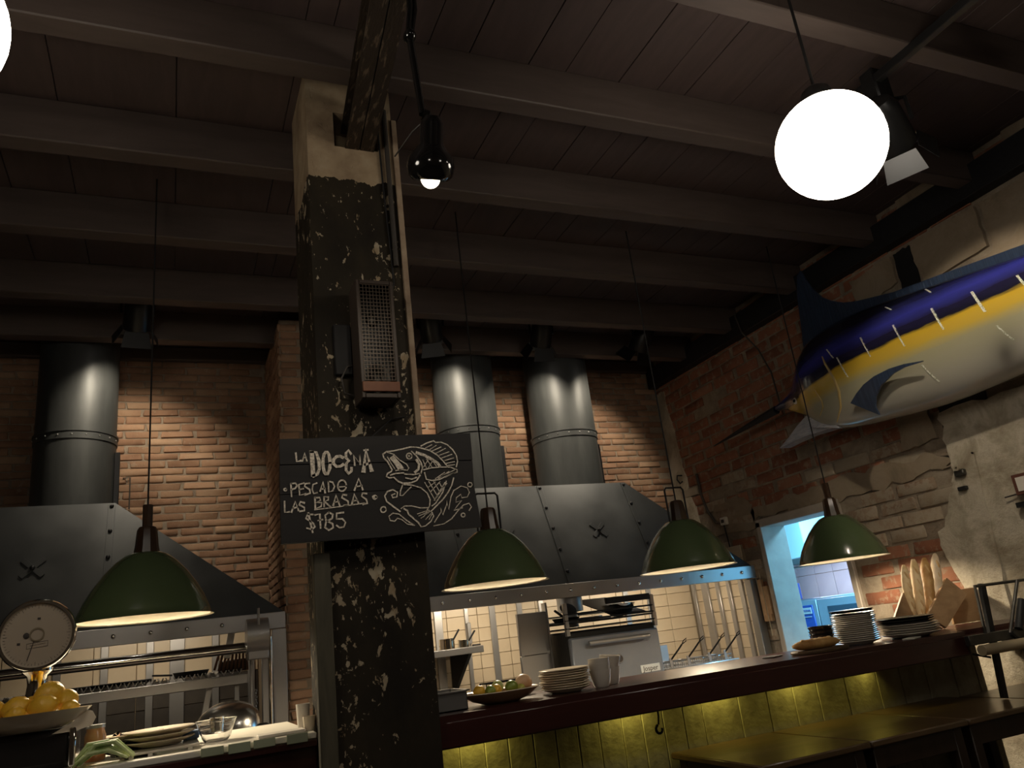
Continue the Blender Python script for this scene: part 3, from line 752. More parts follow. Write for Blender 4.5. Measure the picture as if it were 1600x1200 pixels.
# lights under the hoods
def hoodlight(x, parent, wdt, lab):
    l = thing('hood_lamp', lab, 'lamp', (x, 5.75, 1.80), 'tube lamps inside the hoods')
    MB().box(x - wdt / 2, x + wdt / 2, 5.66, 5.72, 1.765, 1.79, .004).build('housing', m_steeld, l)
    MB().tube([(x - wdt / 2 + .02, 5.69, 1.752), (x + wdt / 2 - .02, 5.69, 1.752)], .010, 10).build('tube', m_lens, l)
    a = bpy.data.lights.new('hood_light', 'AREA'); a.shape = 'RECTANGLE'; a.size = wdt; a.size_y = .04; a.energy = HOOD_W * wdt * (.5 if x < 1 else 1); a.color = (1, .84, .62)
    o = bpy.data.objects.new('hood_light', a); COL.objects.link(o); o.parent = l; o.location = (0, -.06, -.07); o.rotation_euler = (.75, 0, 0)
hoodlight(2.2, hR, .9, 'tube lamp inside the right hood near the column'); hoodlight(3.75, hR, .9, 'tube lamp inside the right hood near the doorway'); hoodlight(-.15, hL, .8, 'tube lamp inside the left hood above the grill')

# ================================================================== CEILING LAMPS
def globe(x, y, z, r, lab):
    g = thing('globe_lamp', lab, 'lamp', (x, y, z), 'white globe lamps')
    MB().sphere((x, y, z), r, 40, 24).build('globe', m_opal, g)
    MB().lathe([(.0, .07), (.03, .07), (.055, .05), (.075, .0), (.07, -.01), (0, -.01)], (x, y, z + r - .005), 20).build('cap', m_blackpl, g)
    MB().tube([(x, y, z + r + .05), (x, y, ZC)], .006, 8).build('cord', m_cord, g)
    MB().lathe([(0, .0), (.05, 0), (.05, -.02), (.012, -.03), (0, -.03)], (x, y, ZC), 16).build('ceiling_rose', m_blackpl, g)
globe(2.292, 1.80, 2.985, .203, 'large lit white globe lamp hanging before the fish')
globe(-.598, 1.86, 2.93, .203, 'lit white globe lamp cut off at the top left corner')
globe(-.5, -.9, 2.95, .203, 'unseen white globe lamp added behind the viewer on the left')  # this globe and the next are unseen, added to give ambient light
globe(2.3, -.9, 2.95, .203, 'unseen white globe lamp added behind the viewer on the right')

def pendant(x, y, zr, lab, bracket=True, r=.283):
    p = thing('pendant_lamp', lab, 'lamp', (x, y, zr), 'green enamel pendant lamps')
    out = [(r + .010, 0), (r, .006), (r * .975, .03), (r * .885, .09), (r * .78, .142), (r * .63, .202), (r * .47, .252), (r * .33, .284), (r * .24, .294)]
    MB().lathe([(a, h) for a, h in out], (x, y, zr), 48).build('shade', m_green, p, 50)
    inn = [(r + .010, -.0005), (r - .006, .004), (r * .975 - .006, .028), (r * .885 - .006, .087), (r * .78 - .006, .138), (r * .63 - .006, .197), (r * .47 - .006, .246), (r * .33 - .006, .276), (.0, .285)]
    MB().lathe(inn, (x, y, zr), 48).build('shade_lining', m_enam, p, 50)
    MB().lathe([(r * .26, .272), (r * .26, .285), (.056, .295), (.050, .33), (.044, .40), (.036, .415), (.018, .42), (.0, .42)], (x, y, zr), 10).build('cap', m_bakelite, p, 30)
    MB().lathe([(.0, .262), (.02, .262), (.022, .21), (.038, .17), (.045, .135), (.036, .10), (.0, .088)], (x, y, zr), 16).build('bulb', m_bulb, p)
    if bracket:
        MB().tube([(x + .068, y, zr + .28), (x + .068, y, zr + .485), (x + .055, y, zr + .50), (x - .055, y, zr + .50), (x - .068, y, zr + .485), (x - .068, y, zr + .28)], .006, 6).build('stirrup', m_cord, p)
        MB().tube([(x, y, zr + .42), (x, y, ZC)], .0045, 6).build('cord', m_cord, p)
    else:
        MB().tube([(x, y, zr + .34), (x, y, zr + .52)], .022, 8).build('stem', m_bakelite, p)
        MB().tube([(x, y, zr + .52), (x, y, ZC)], .0045, 6).build('cord', m_cord, p)
    l = bpy.data.lights.new('pendant_light', 'SPOT'); l.spot_size = 2.85; l.spot_blend = .5; l.energy = PEND_W; l.color = (1, .83, .58); l.shadow_soft_size = .04
    o = bpy.data.objects.new('pendant_light', l); COL.objects.link(o); o.parent = p; o.location = (0, 0, .075)
pendant(-.112, 4.0, 1.617, 'dark green enamel pendant lamp over the left counter', False)
pendant(1.60, 4.0, 1.622, 'dark green enamel pendant lamp right of the fish sign')
pendant(2.855, 4.0, 1.607, 'green enamel pendant lamp in front of the right end of the hood')
pendant(4.10, 4.0, 1.57, 'lighter green enamel pendant lamp in front of the doorway', False)

# black arm lamp on the beam
al = thing('arm_lamp', 'black jointed spot lamp hanging from the steel beam', 'lamp', (.70, 2.0, 3.5))
MB().tube([(.712, 2.0, 3.70), (.715, 2.0, 3.42), (.70, 2.0, 3.31)], .010, 8).build('upper_arm', m_blackgloss, al)
MB().tube([(.735, 2.0, 3.68), (.733, 2.0, 3.42), (.712, 2.0, 3.31)], .008, 8).build('cable_arm', m_blackgloss, al)
MB().sphere((.704, 2.0, 3.30), (.022, .03, .022), 12, 8).build('joint', m_blackgloss, al)
MB().tube([(.704, 2.0, 3.30), (.722, 2.0, 2.99)], .012, 10).build('lower_arm', m_blackgloss, al)
MB().tube([(.722, 2.0, 2.99), (.742, 2.0, 2.985)], .02, 10).build('swivel', m_blackgloss, al)
hd = V(.757, 2.06, 2.85); hax = V(-.05, -.5, .85).normalized()
MB().lathe([(.0, .15), (.025, .148), (.038, .125), (.040, .06), (.05, .045), (.072, .02), (.079, -.012), (.072, -.042), (.058, -.056), (.055, -.05), (.068, -.03), (.0, -.03)], hd, 28, hax).build('lamp_head', m_blackgloss, al)
MB().sphere(hd - hax * .050, .032, 16, 10).build('bulb', m_bulb, al)
l = bpy.data.lights.new('arm_light', 'SPOT'); l.energy = ARM_W * 4; l.color = (1, .88, .7); l.spot_size = 2.1; l.spot_blend = .5; l.shadow_soft_size = .03
o = bpy.data.objects.new('arm_light', l); COL.objects.link(o); o.parent = al; o.location = hd - hax * .09 - WL[al]; o.rotation_euler = (-hax).to_track_quat('-Z', 'Y').to_euler()
MB().tube([(.735, 2.0, 2.975), (.70, 2.05, 2.955), (.68, 2.2, 2.96)], .003, 6).build('loose_wire', m_cable, al)

# track spots
def spot(pos, aim, lab, watts, mount, size=1.35, ang=1.62, blend=.7, mat_l=None, flags=True, z_top=ZC):
    pos = Vector(pos); d = (Vector(aim) - pos).normalized(); u, w_, _ = basis(d); s = size
    t = thing('track_spot', lab, 'spotlight', pos, mount)
    MB().lathe([(.0, -.12), (.045, -.115), (.062, -.08), (.066, .06), (.066, .075), (.058, .075), (.056, .045), (.0, .045)], pos, 20, d).build('lamp_body', m_blackpl, t)
    MB().lathe([(.0, .05), (.052, .05), (.052, .054), (.0, .056)], pos, 20, d).build('lens', m_lens if watts else m_darkglass, t)
    top = Vector((pos.x, pos.y, z_top))
    MB().tube([pos + w_ * 0 + u * .075, pos + u * .075 + V(0, 0, .09), pos + V(0, 0, .12), pos - u * .075 + V(0, 0, .09), pos - u * .075], .008, 6).build('yoke', m_blackpl, t)
    MB().box(pos.x - .04, pos.x + .04, pos.y - .03, pos.y + .03, pos.z + .10, max(z_top, pos.z + .13), .006).build('mount', m_blackpl, t)
    if flags:
        for q, k in ((u, .06), (-u, .06), (w_, .06), (-w_, .06)):
            a = q.cross(d)
            p0 = pos + d * .075 + q * .064; p1 = pos + d * .145 + q * .105
            MB().prism([p0 - a * .055, p0 + a * .055, p1 + a * .07, p1 - a * .07], q * .003).build('barn_door', m_blackpl, t)
    t.scale = (s, s, s)
    if watts:
        l = bpy.data.lights.new('track_spot_light', 'SPOT'); l.energy = watts; l.color = (1, .86, .66); l.spot_size = ang; l.spot_blend = blend; l.shadow_soft_size = .03
        o = bpy.data.objects.new('track_spot_light', l); COL.objects.link(o); o.parent = t; o.location = d * .055
        o.rotation_euler = d.to_track_quat('-Z', 'Y').to_euler()
    return t
BS = 'black track spots by the back wall'
spot((-.25, 5.42, 3.74), (-.35, 6.35, 2.62), 'black track spot above the left chimney duct', WALL_SPOT_W, BS)
spot((1.85, 5.42, 3.745), (2.25, 6.35, 2.62), 'black track spot nearest the column, one flap lit white', WALL_SPOT_W, BS)
spot((2.83, 5.42, 3.735), (2.95, 6.35, 2.62), 'black track spot between the two right chimney ducts', WALL_SPOT_W, BS)
spot((3.82, 5.42, 3.725), (3.55, 6.35, 2.62), 'black track spot nearest the fish wall, one flap lit white', WALL_SPOT_W, BS)
tr = thing('light_track', 'black lighting track running towards the fish wall', 'track', (3.07, 1.0, 3.68))
MB().box(3.05, 3.09, -1.5, 2.55, 3.655, 3.70, .004).build('rail', m_blackpl, tr)
spot((3.10, 2.10, 3.42), (4.50, 2.75, 2.35), 'track spot half hidden behind the big globe lamp', FISH_SPOT_W, 'spots on the long track', ang=1.25, blend=.35, z_top=3.66)
spot((3.10, .9, 3.42), (.9, 2.9, 2.3), 'unseen track spot added out of view to light the column', 22, 'spots on the long track', ang=.9, blend=.6, z_top=3.66)  # added lamp out of view, brightens the column front

# ================================================================== SIGN, SPEAKER
CHALK = [(7.3,[(-324,130),(-322,97),(-306,100)]),
(6.6,[(-301,98),(-292,129),(-285,98)]),
(5.1,[(-297,111),(-287,112)]),
(16.2,[(-266,131),(-264,43)]),
(11.0,[(-272,133),(-250,131),(-241,99),(-241,66),(-249,48),(-265,40)]),
(11.8,[(-200,89),(-202,70),(-207,55),(-212,47),(-218,47),(-223,55),(-226,70),(-227,89),(-225,108),(-221,123),(-215,131),(-209,131),(-204,123),(-201,107),(-200,89)]),
(11.0,[(-151,108),(-161,114),(-175,113),(-187,101),(-188,86),(-177,74),(-162,75),(-151,82)]),
(10.3,[(-120,122),(-129,137),(-139,126),(-140,107),(-129,96),(-140,85),(-142,59),(-133,46),(-122,55),(-121,68)]),
(7.3,[(-108,77),(-110,116),(-90,86),(-89,122),(-87,80)]),
(15.4,[(-76,52),(-62,137),(-45,55)]),
(9.6,[(-70,78),(-49,85)]),
(7.3,[(-70,135),(-54,137)]),
(7.3,[(-362,-6),(-363,-8),(-365,-10),(-367,-9),(-369,-7),(-369,-5),(-367,-3),(-365,-3),(-363,-4),(-362,-6)]),
(6.2,[(-345,15),(-344,-33)]),
(6.2,[(-345,15),(-328,16),(-323,7),(-330,-3),(-344,-7)]),
(6.2,[(-298,15),(-317,11),(-315,-29),(-293,-24)]),
(5.5,[(-316,-8),(-301,-5)]),
(6.2,[(-278,14),(-293,13),(-297,3),(-279,-9),(-277,-23),(-297,-29)]),
(6.2,[(-252,14),(-266,9),(-270,-9),(-265,-25),(-252,-22)]),
(6.2,[(-241,-17),(-230,18),(-223,-24)]),
(5.5,[(-237,-10),(-223,-7)]),
(6.2,[(-210,19),(-210,-22),(-195,-17),(-188,-1),(-194,15),(-211,19)]),
(5.9,[(-144,0),(-146,-9),(-151,-16),(-157,-20),(-165,-20),(-171,-16),(-175,-8),(-176,1),(-174,10),(-169,17),(-163,21),(-155,21),(-149,17),(-145,9),(-144,0)]),
(3.7,[(-175,-4),(-143,-3)]),
(6.2,[(-115,-19),(-96,26),(-83,-18)]),
(5.5,[(-107,-5),(-85,-2)]),
(6.2,[(-369,-49),(-369,-89),(-353,-88)]),
(6.6,[(-346,-90),(-331,-51),(-321,-85)]),
(5.5,[(-340,-76),(-324,-72)]),
(6.6,[(-299,-58),(-313,-53),(-318,-64),(-300,-75),(-300,-86),(-317,-88)]),
(6.2,[(-261,-40),(-261,-81),(-240,-74),(-237,-60),(-256,-58),(-241,-51),(-244,-41),(-261,-40)]),
(6.6,[(-229,-75),(-228,-38),(-212,-40),(-213,-51),(-227,-56),(-205,-78)]),
(7.3,[(-196,-73),(-184,-34),(-172,-74)]),
(5.5,[(-192,-61),(-174,-58)]),
(6.6,[(-145,-36),(-159,-33),(-163,-44),(-141,-59),(-140,-72),(-157,-75)]),
(7.3,[(-127,-71),(-116,-33),(-102,-68)]),
(5.5,[(-123,-59),(-106,-57)]),
(6.6,[(-69,-33),(-85,-31),(-89,-42),(-72,-55),(-69,-70),(-86,-73)]),
(4.4,[(-264,-85),(-177,-78),(-80,-69)]),
(10.3,[(-34,-48),(-36,-52),(-39,-53),(-42,-53),(-44,-50),(-44,-46),(-42,-44),(-38,-43),(-35,-45),(-34,-48)]),
(6.6,[(-270,-102),(-289,-100),(-296,-114),(-270,-134),(-265,-147),(-277,-156),(-294,-150)]),
(6.6,[(-287,-95),(-280,-132),(-274,-167)]),
(6.6,[(-263,-104),(-246,-101),(-245,-153)]),
(5.1,[(-254,-125),(-236,-122)]),
(6.6,[(-213,-97),(-227,-107),(-225,-125),(-201,-140),(-200,-154),(-216,-162),(-229,-151),(-225,-132),(-202,-119),(-199,-105),(-213,-97)]),
(6.6,[(-159,-100),(-185,-102),(-186,-123),(-165,-123),(-154,-137),(-161,-153),(-177,-155),(-187,-146)]),
(5.2,[(3,118),(18,128),(47,131),(84,138),(114,145),(140,144),(165,138),(194,129),(222,110),(243,87),(260,64)]),
(4.9,[(158,148),(182,160),(213,169),(220,162),(243,163),(268,152),(289,131),(302,108),(305,82),(297,60)]),
(3.5,[(176,140),(204,153)]),
(3.5,[(191,132),(222,150)]),
(3.5,[(201,127),(241,143)]),
(3.5,[(216,117),(259,137)]),
(3.5,[(230,109),(273,123)]),
(3.5,[(240,98),(284,112)]),
(3.5,[(251,87),(290,97)]),
(3.5,[(257,75),(292,82)]),
(3.5,[(264,67),(291,69)]),
(5.6,[(3,118),(6,103),(19,89),(28,70),(35,56),(31,49),(16,42),(11,30),(22,24),(40,26),(56,9),(74,1),(106,2),(129,10),(145,31)]),
(4.2,[(22,125),(46,117),(66,95),(94,76),(102,61),(96,52),(74,55),(49,52)]),
(20.8,[(40,103),(51,88),(63,71),(69,60)]),
(4.2,[(20,107),(33,81),(46,59)]),
(4.9,[(26,35),(48,41),(80,42)]),
(4.9,[(83,37),(120,34),(142,38)]),
(4.9,[(86,22),(111,16),(130,23)]),
(9.0,[(135,93),(145,75),(140,55),(125,43)]),
(4.9,[(118,128),(137,108),(153,82),(157,60),(149,38)]),
(4.9,[(118,108),(117,103),(113,99),(109,97),(104,97),(100,99),(97,104),(96,109),(98,114),(101,118),(106,120),(111,120),(115,117),(118,113),(118,108)]),
(4.2,[(109,109),(109,108),(107,107),(106,107),(105,108),(105,110),(106,111),(108,111),(109,110),(109,109)]),
(11.8,[(138,122),(170,110)]),
(11.8,[(175,107),(198,93)]),
(11.8,[(203,90),(220,78),(228,66)]),
(3.1,[(161,92),(173,59)]),
(3.1,[(176,96),(196,62)]),
(3.1,[(198,90),(215,65)]),
(3.1,[(162,63),(183,92)]),
(3.1,[(181,59),(202,88)]),
(4.9,[(161,52),(195,59),(233,61),(271,60),(300,48),(299,39),(280,34),(252,24),(221,11),(191,8),(169,14),(164,41)]),
(3.5,[(229,23),(289,48)]),
(3.5,[(218,16),(265,42)]),
(3.5,[(246,19),(296,40)]),
(3.5,[(206,15),(246,39)]),
(3.5,[(161,2),(198,-71)]),
(3.5,[(178,5),(209,-56)]),
(3.5,[(198,4),(220,-40)]),
(3.5,[(220,1),(232,-26)]),
(3.5,[(244,-1),(193,-71)]),
(3.5,[(224,3),(183,-35)]),
(3.5,[(205,2),(174,-18)]),
(3.5,[(251,-5),(199,-64)]),
(4.9,[(282,16),(271,-13),(253,-41),(228,-69),(196,-96),(176,-113),(150,-127)]),
(4.2,[(250,4),(231,-40),(198,-82),(182,-92)]),
(4.9,[(73,-3),(109,-7),(144,-19),(168,-41),(177,-67),(173,-91),(158,-112)]),
(4.2,[(73,-3),(62,-27),(59,-46),(70,-46),(89,-28),(105,-14)]),
(3.8,[(59,-96),(74,-87),(102,-88),(134,-97),(167,-98)]),
(5.6,[(70,-97),(83,-105),(87,-120),(99,-130),(109,-141),(122,-152),(132,-170)]),
(4.2,[(180,-116),(186,-131),(173,-151),(150,-167),(132,-170)]),
(2.8,[(170,-107),(121,-120)]),
(2.8,[(172,-111),(126,-128)]),
(2.8,[(176,-114),(134,-137)]),
(2.8,[(179,-118),(152,-143)]),
(2.8,[(181,-122),(166,-144)]),
(5.6,[(55,-107),(31,-88),(5,-66),(-1,-45),(11,-28),(33,-22),(50,-33),(46,-51),(30,-53),(26,-43),(39,-38)]),
(4.5,[(107,-163),(79,-156),(59,-138),(42,-132),(31,-143),(14,-139),(10,-123),(26,-112),(50,-117),(77,-142),(104,-161)]),
(4.9,[(1,-97),(0,-102),(-4,-105),(-8,-107),(-12,-107),(-17,-105),(-19,-101),(-20,-96),(-18,-91),(-15,-88),(-11,-86),(-6,-86),(-2,-88),(0,-92),(1,-97)]),
(4.5,[(357,-14),(355,-18),(352,-21),(349,-23),(344,-22),(341,-21),(339,-18),(338,-14),(340,-10),(342,-7),(346,-5),(350,-6),(354,-7),(356,-10),(357,-14)]),
(4.2,[(314,-134),(313,-137),(311,-140),(307,-141),(304,-141),(300,-139),(298,-136),(298,-133),(299,-130),(302,-127),(305,-126),(309,-126),(312,-128),(314,-130),(314,-134)]),
(3.8,[(187,-155),(216,-118),(216,-101),(223,-129),(243,-88),(243,-73),(249,-109),(263,-60),(277,-35),(309,-18),(335,-26),(342,-45),(331,-63),(308,-65),(305,-51),(285,-64),(281,-82),(306,-76),(285,-97),(269,-114),(307,-105)]),
(4.2,[(225,-163),(258,-145),(287,-115),(312,-94),(336,-88),(344,-103),(333,-117)]),
(3.5,[(182,-169),(227,-163)])]
sg = thing('wooden_sign', 'black plank sign with chalk fish and menu lettering on the column', 'sign', (.735, 2.88, 1.955))
S = V(.735, 2.88, 1.955)
pl = [[(-.381, .183), (.372, .200), (.370, .088), (-.381, .088)], [(-.382, .085), (.370, .085), (.366, -.022), (-.383, -.022)], [(-.383, -.025), (.366, -.025), (.380, -.183), (.15, -.186), (-.02, -.199), (-.383, -.200)]]
for q, poly in enumerate(pl):
    MB().prism([(S.x + a, 2.865 + (.0, .003, .001)[q], S.z + b) for a, b in poly], (0, .024, 0)).build('plank', m_board, sg)
MB().box(.56, .60, 2.889, 2.951, 1.80, 2.10).build('batten', m_tabled, sg); MB().box(.83, .87, 2.889, 2.951, 1.80, 2.10).build('batten', m_tabled, sg)
mb = MB()
for wd, pts in CHALK:
    mb.ribbon([(S.x + a / 1000, 2.8645, S.z + b / 1000) for a, b in pts], wd / 1000, (0, -1, 0), .0012)
mb.build('chalk_drawing', m_chalk, sg, 0)['label'] = 'white chalk lettering and leaping fish drawing'
MB().tube([(.70, 2.90, 2.145), (.80, 2.93, 2.235), (.86, 2.945, 2.25)], .003, 6).build('hanging_wire', m_cord, sg)

sp = thing('wall_speaker', 'black speaker with metal grille and brown strip on the column', 'speaker', (.77, 2.85, 2.33))
mb = MB(); mb.box(.672, .690, 2.80, 2.935, 2.325, 2.845, .003); mb.box(.842, .860, 2.80, 2.935, 2.325, 2.845, .003); mb.box(.690, .842, 2.80, 2.935, 2.827, 2.845, .003); mb.box(.690, .842, 2.80, 2.935, 2.325, 2.345, .003)
mb.build('cabinet', M('dark_speaker_frame', (.05, .035, .026), .5), sp)
MB().box(.690, .842, 2.88, 2.93, 2.345, 2.827).build('baffle', m_blackpl, sp)
MB().lathe([(0, -.005), (.02, -.012), (.03, -.002), (.058, -.02), (.064, -.02), (.064, 0), (0, 0)], (.766, 2.878, 2.43), 24, (0, 1, 0)).build('woofer', m_gun, sp)
MB().lathe([(0, -.012), (.02, -.005), (.03, -.012), (.034, 0), (0, 0)], (.766, 2.878, 2.70), 20, (0, 1, 0)).build('tweeter', m_gun, sp)
mb = MB()
for i in range(10): xx = .692 + i * .0165; mb.box(xx - .0013, xx + .0013, 2.805, 2.809, 2.40, 2.828)
for i in range(27): zz = 2.402 + i * .0163; mb.box(.690, .842, 2.804, 2.808, zz - .0013, zz + .0013)
g = mb.build('grille', M('grille_wire', (.10, .075, .055), .4, .4), sp, 0)
MB().box(.676, .856, 2.792, 2.802, 2.350, 2.392, .002).build('wood_strip', m_brownwood, sp)
MB().box(.72, .81, 2.93, 2.952, 2.48, 2.70, .003).build('wall_bracket', m_blackpl, sp)
sp.scale = (.82, 1, .97); sp.location = (.737, 2.85, 2.287)
jb = thing('junction_box', 'black junction box with loose cable left of the speaker', 'junction box', (.62, 2.94, 2.5))
MB().box(.585, .655, 2.925, 2.951, 2.42, 2.64, .004).build('box', m_cord, jb)
MB().tube([(.655, 2.93, 2.46), (.63, 2.915, 2.45), (.605, 2.915, 2.40), (.615, 2.918, 2.34), (.66, 2.93, 2.33)], .004, 6).build('cable', m_cable, jb)

# ================================================================== FISH
FX = 4.42
fi = thing('mounted_marlin', 'painted blue, yellow and silver marlin mounted on the right wall', 'fish', (FX, 3.2, 2.8))
prof = [(4.66, 2.835, 2.80), (4.52, 2.862, 2.79), (4.44, 2.885, 2.745), (4.36, 2.925, 2.70), (4.28, 3.03, 2.645), (4.20, 3.12, 2.575), (4.12, 3.175, 2.52), (4.03, 3.205, 2.485), (3.9, 3.228, 2.455), (3.65, 3.232, 2.43), (3.33, 3.19, 2.402), (3.07, 3.15, 2.396), (2.67, 3.09, 2.417), (2.30, 3.03, 2.46), (1.9, 2.97, 2.53), (1.5, 2.90, 2.61), (1.15, 2.84, 2.68), (.95, 2.81, 2.71)]
def fw(h): return .02 + .255 * min(h, .82) ** 1.1
NS = 32; vs = []; fs = []
def fsurf(Y, zt, zb, a, k=1.0):
    c = (zt + zb) / 2; h = (zt - zb) / 2; w_ = fw(2 * h)
    ca, sa = math.cos(a), math.sin(a)
    return V(FX - w_ * k * math.copysign(abs(sa) ** .85, sa), Y, c + h * k * math.copysign(abs(ca) ** .95, ca))
def finterp(Y):
    for (y1, t1, b1), (y2, t2, b2) in zip(prof, prof[1:]):
        if y2 <= Y <= y1:
            t = (y1 - Y) / (y1 - y2); return t1 + (t2 - t1) * t, b1 + (b2 - b1) * t
    return prof[-1][1], prof[-1][2]
mb = MB()
for (Y, zt, zb) in prof:
    for j in range(NS): vs.append(fsurf(Y, zt, zb, 2 * PI * j / NS))
for i in range(len(prof) - 1):
    for j in range(NS): k = (j + 1) % NS; fs.append((i * NS + j, i * NS + k, (i + 1) * NS + k, (i + 1) * NS + j))
fs.append(tuple(range(NS))); fs.append(tuple((len(prof) - 1) * NS + j for j in range(NS)))
body = mb.add(vs, fs).build('body', mat_fish(), fi, 180)
md = body.modifiers.new('smooth', 'SUBSURF'); md.levels = 1; md.render_levels = 1
MB().tube([(FX, 4.70, 2.812), (FX, 4.62, 2.815), (FX, 4.9, 2.793), (FX, 5.2, 2.767), (FX, 5.47, 2.742)][1:], [.034, .024, .014, .004], 12).build('bill', m_black, fi)
# lower jaw
jv = [(4.625, 2.50), (4.50, 2.555), (4.40, 2.61), (4.28, 2.66), (4.12, 2.62), (4.03, 2.50), (4.10, 2.505), (4.30, 2.515), (4.45, 2.512)]
MB().prism([(FX - .055, a, b) for a, b in jv], (.11, 0, 0)).build('lower_jaw', m_jaw, fi)
MB().prism([(FX - .085, a, b) for a, b in [(4.33, 2.60), (4.20, 2.63), (4.02, 2.60), (3.98, 2.478), (4.18, 2.54)]], (.17, 0, 0)).build('gill_flap', m_jaw, fi)
zt, zb = finterp(4.31)
e = MB().sphere(fsurf(4.31, zt, zb, 1.80) + V(-.002, 0, 0), (.012, .026, .026), 16, 10).build('eye', m_eye, fi); MB().sphere(fsurf(4.31, zt, zb, 1.80) + V(-.012, 0, 0), (.005, .013, .013), 12, 8).build('pupil', m_pupil, e)
def arc(pts, rad, name, mat):
    MB().tube([fsurf(y, *finterp(y), a) + V(-.003, 0, 0) for y, a in pts], rad, 8).build(name, mat, fi)
arc([(3.85, 1.25), (3.834, 1.41), (3.789, 1.69), (3.785, 1.94), (3.831, 2.25), (3.95, 2.62)], [.004, .007, .009, .010, .008, .004], 'gill_edge', m_gold)
arc([(3.997, 1.76), (3.969, 2.01), (3.984, 2.15), (4.06, 2.36)], [.003, .005, .005, .003], 'cheek_edge', m_gold)
# dorsal fin
df = [(4.20, 3.10), (4.165, 3.30), (4.125, 3.587), (4.075, 3.73), (4.033, 3.759), (4.00, 3.66), (3.964, 3.572), (3.90, 3.47), (3.822, 3.405), (3.72, 3.345), (3.627, 3.31), (3.318, 3.235), (3.05, 3.20), (2.433, 3.115), (2.0, 3.04), (2.0, 2.95), (2.43, 3.02), (3.05, 3.10), (3.32, 3.14), (3.65, 3.18), (3.9, 3.18), (4.05, 3.14)]
fin = MB().prism([(FX - .007, a, b) for a, b in df], (.014, 0, 0)).build('dorsal_fin', m_finblue, fi, 30)
mb = MB()
for i in range(26):
    y = 4.13 - i * .052
    top = None
    for (y1, z1), (y2, z2) in zip(df[2:15], df[3:15]):
        if y2 <= y <= y1: top = z1 + (z2 - z1) * (y1 - y) / (y1 - y2 + 1e-9)
    if top: mb.tube([(FX - .008, y, finterp(y)[0] - .02), (FX - .008, y, top - .012)], .004, 5)
mb.build('fin_rays', m_finblue, fin)
# pectoral fin, curved blade standing off the flank
k = (FX - .285) / FX
def pc(y, z, dx=0): return V(FX - .285 + dx, y * k, CAMZ + (z - CAMZ) * k)
up = [(3.946, 2.654), (3.86, 2.70), (3.77, 2.735), (3.66, 2.757), (3.52, 2.762), (3.40, 2.75), (3.264, 2.722)]
lw = [(3.734, 2.50), (3.735, 2.56), (3.70, 2.62), (3.62, 2.68), (3.50, 2.72), (3.40, 2.728), (3.27, 2.718)]
mb = MB(); vs = []; fs = []
for i, (a, b) in enumerate(zip(up, lw)):
    dx = .05 - .045 * math.sin(i / 6 * PI * .6)
    vs += [pc(*a, dx), pc(*b, dx), pc(*b, dx + .012), pc(*a, dx + .012)]
for i in range(6):
    for j in range(4): fs.append((i * 4 + j, i * 4 + (j + 1) % 4, (i + 1) * 4 + (j + 1) % 4, (i + 1) * 4 + j))
fs += [(0, 1, 2, 3), (27, 26, 25, 24)]
mb.add(vs, fs).build('pectoral_fin', m_finblue, fi, 50)
# tail
tf = [(1.0, 2.80), (.85, 2.86), (.70, 3.10), (.58, 3.38), (.72, 3.02), (.78, 2.76), (.72, 2.50), (.58, 2.14), (.70, 2.42), (.85, 2.66), (1.0, 2.72)]
MB().prism([(FX - .012, a, b) for a, b in tf], (.024, 0, 0)).build('tail_fin', m_finblue, fi, 30)
MB().prism([(FX - .03, a, b) for a, b in [(2.2, 2.50), (2.02, 2.50), (1.80, 2.38), (1.95, 2.52)]], (.012, 0, 0)).build('anal_fin', m_finblue, fi, 30)
# dotted flank stripes
for (y, a0, a1, w_) in ((3.803, 1.15, 1.37, .007), (3.72, 1.39, 1.76, .007), (3.498, 1.19, 1.56, .009), (3.239, 1.16, 1.57, .011), (2.964, 1.09, 1.53, .013), (2.704, 1.04, 1.49, .014), (2.443, 1.03, 1.45, .014), (3.123, 1.93, 2.32, .007), (2.62, 1.76, 2.11, .008), (3.30, .66, .80, .009), (3.02, .47, .68, .009), (2.15, 1.0, 1.4, .014), (1.85, 1.0, 1.4, .014)):
    pts = []; n = 7
    for i in range(n):
        a = a0 + (a1 - a0) * i / (n - 1); yy = y - .05 * i / (n - 1); pts.append((fsurf(yy, *finterp(yy), a), a, yy))
    mb = MB(); L_ = []; R_ = []
    for (p, a, yy) in pts:
        p = p + V(-.004 * math.sin(a), 0, .004 * math.cos(a)); L_.append(p + V(0, w_ / 2, 0)); R_.append(p - V(0, w_ / 2, 0))
    vs = L_ + R_; fs = [(i, i + 1, n + i + 1, n + i) for i in range(n - 1)]
    mb.add(vs + [q + V(.006, 0, 0) for q in vs], fs + [tuple(2 * n + i for i in f) for f in fs]).build('flank_stripe', m_stripe, fi, 0)
MB().box(4.50, XR, 3.55, 3.70, 2.75, 2.90, .005).build('wall_bracket', m_blackpl, fi); MB().box(4.50, XR, 2.0, 2.15, 2.70, 2.84, .005).build('wall_bracket', m_blackpl, fi)

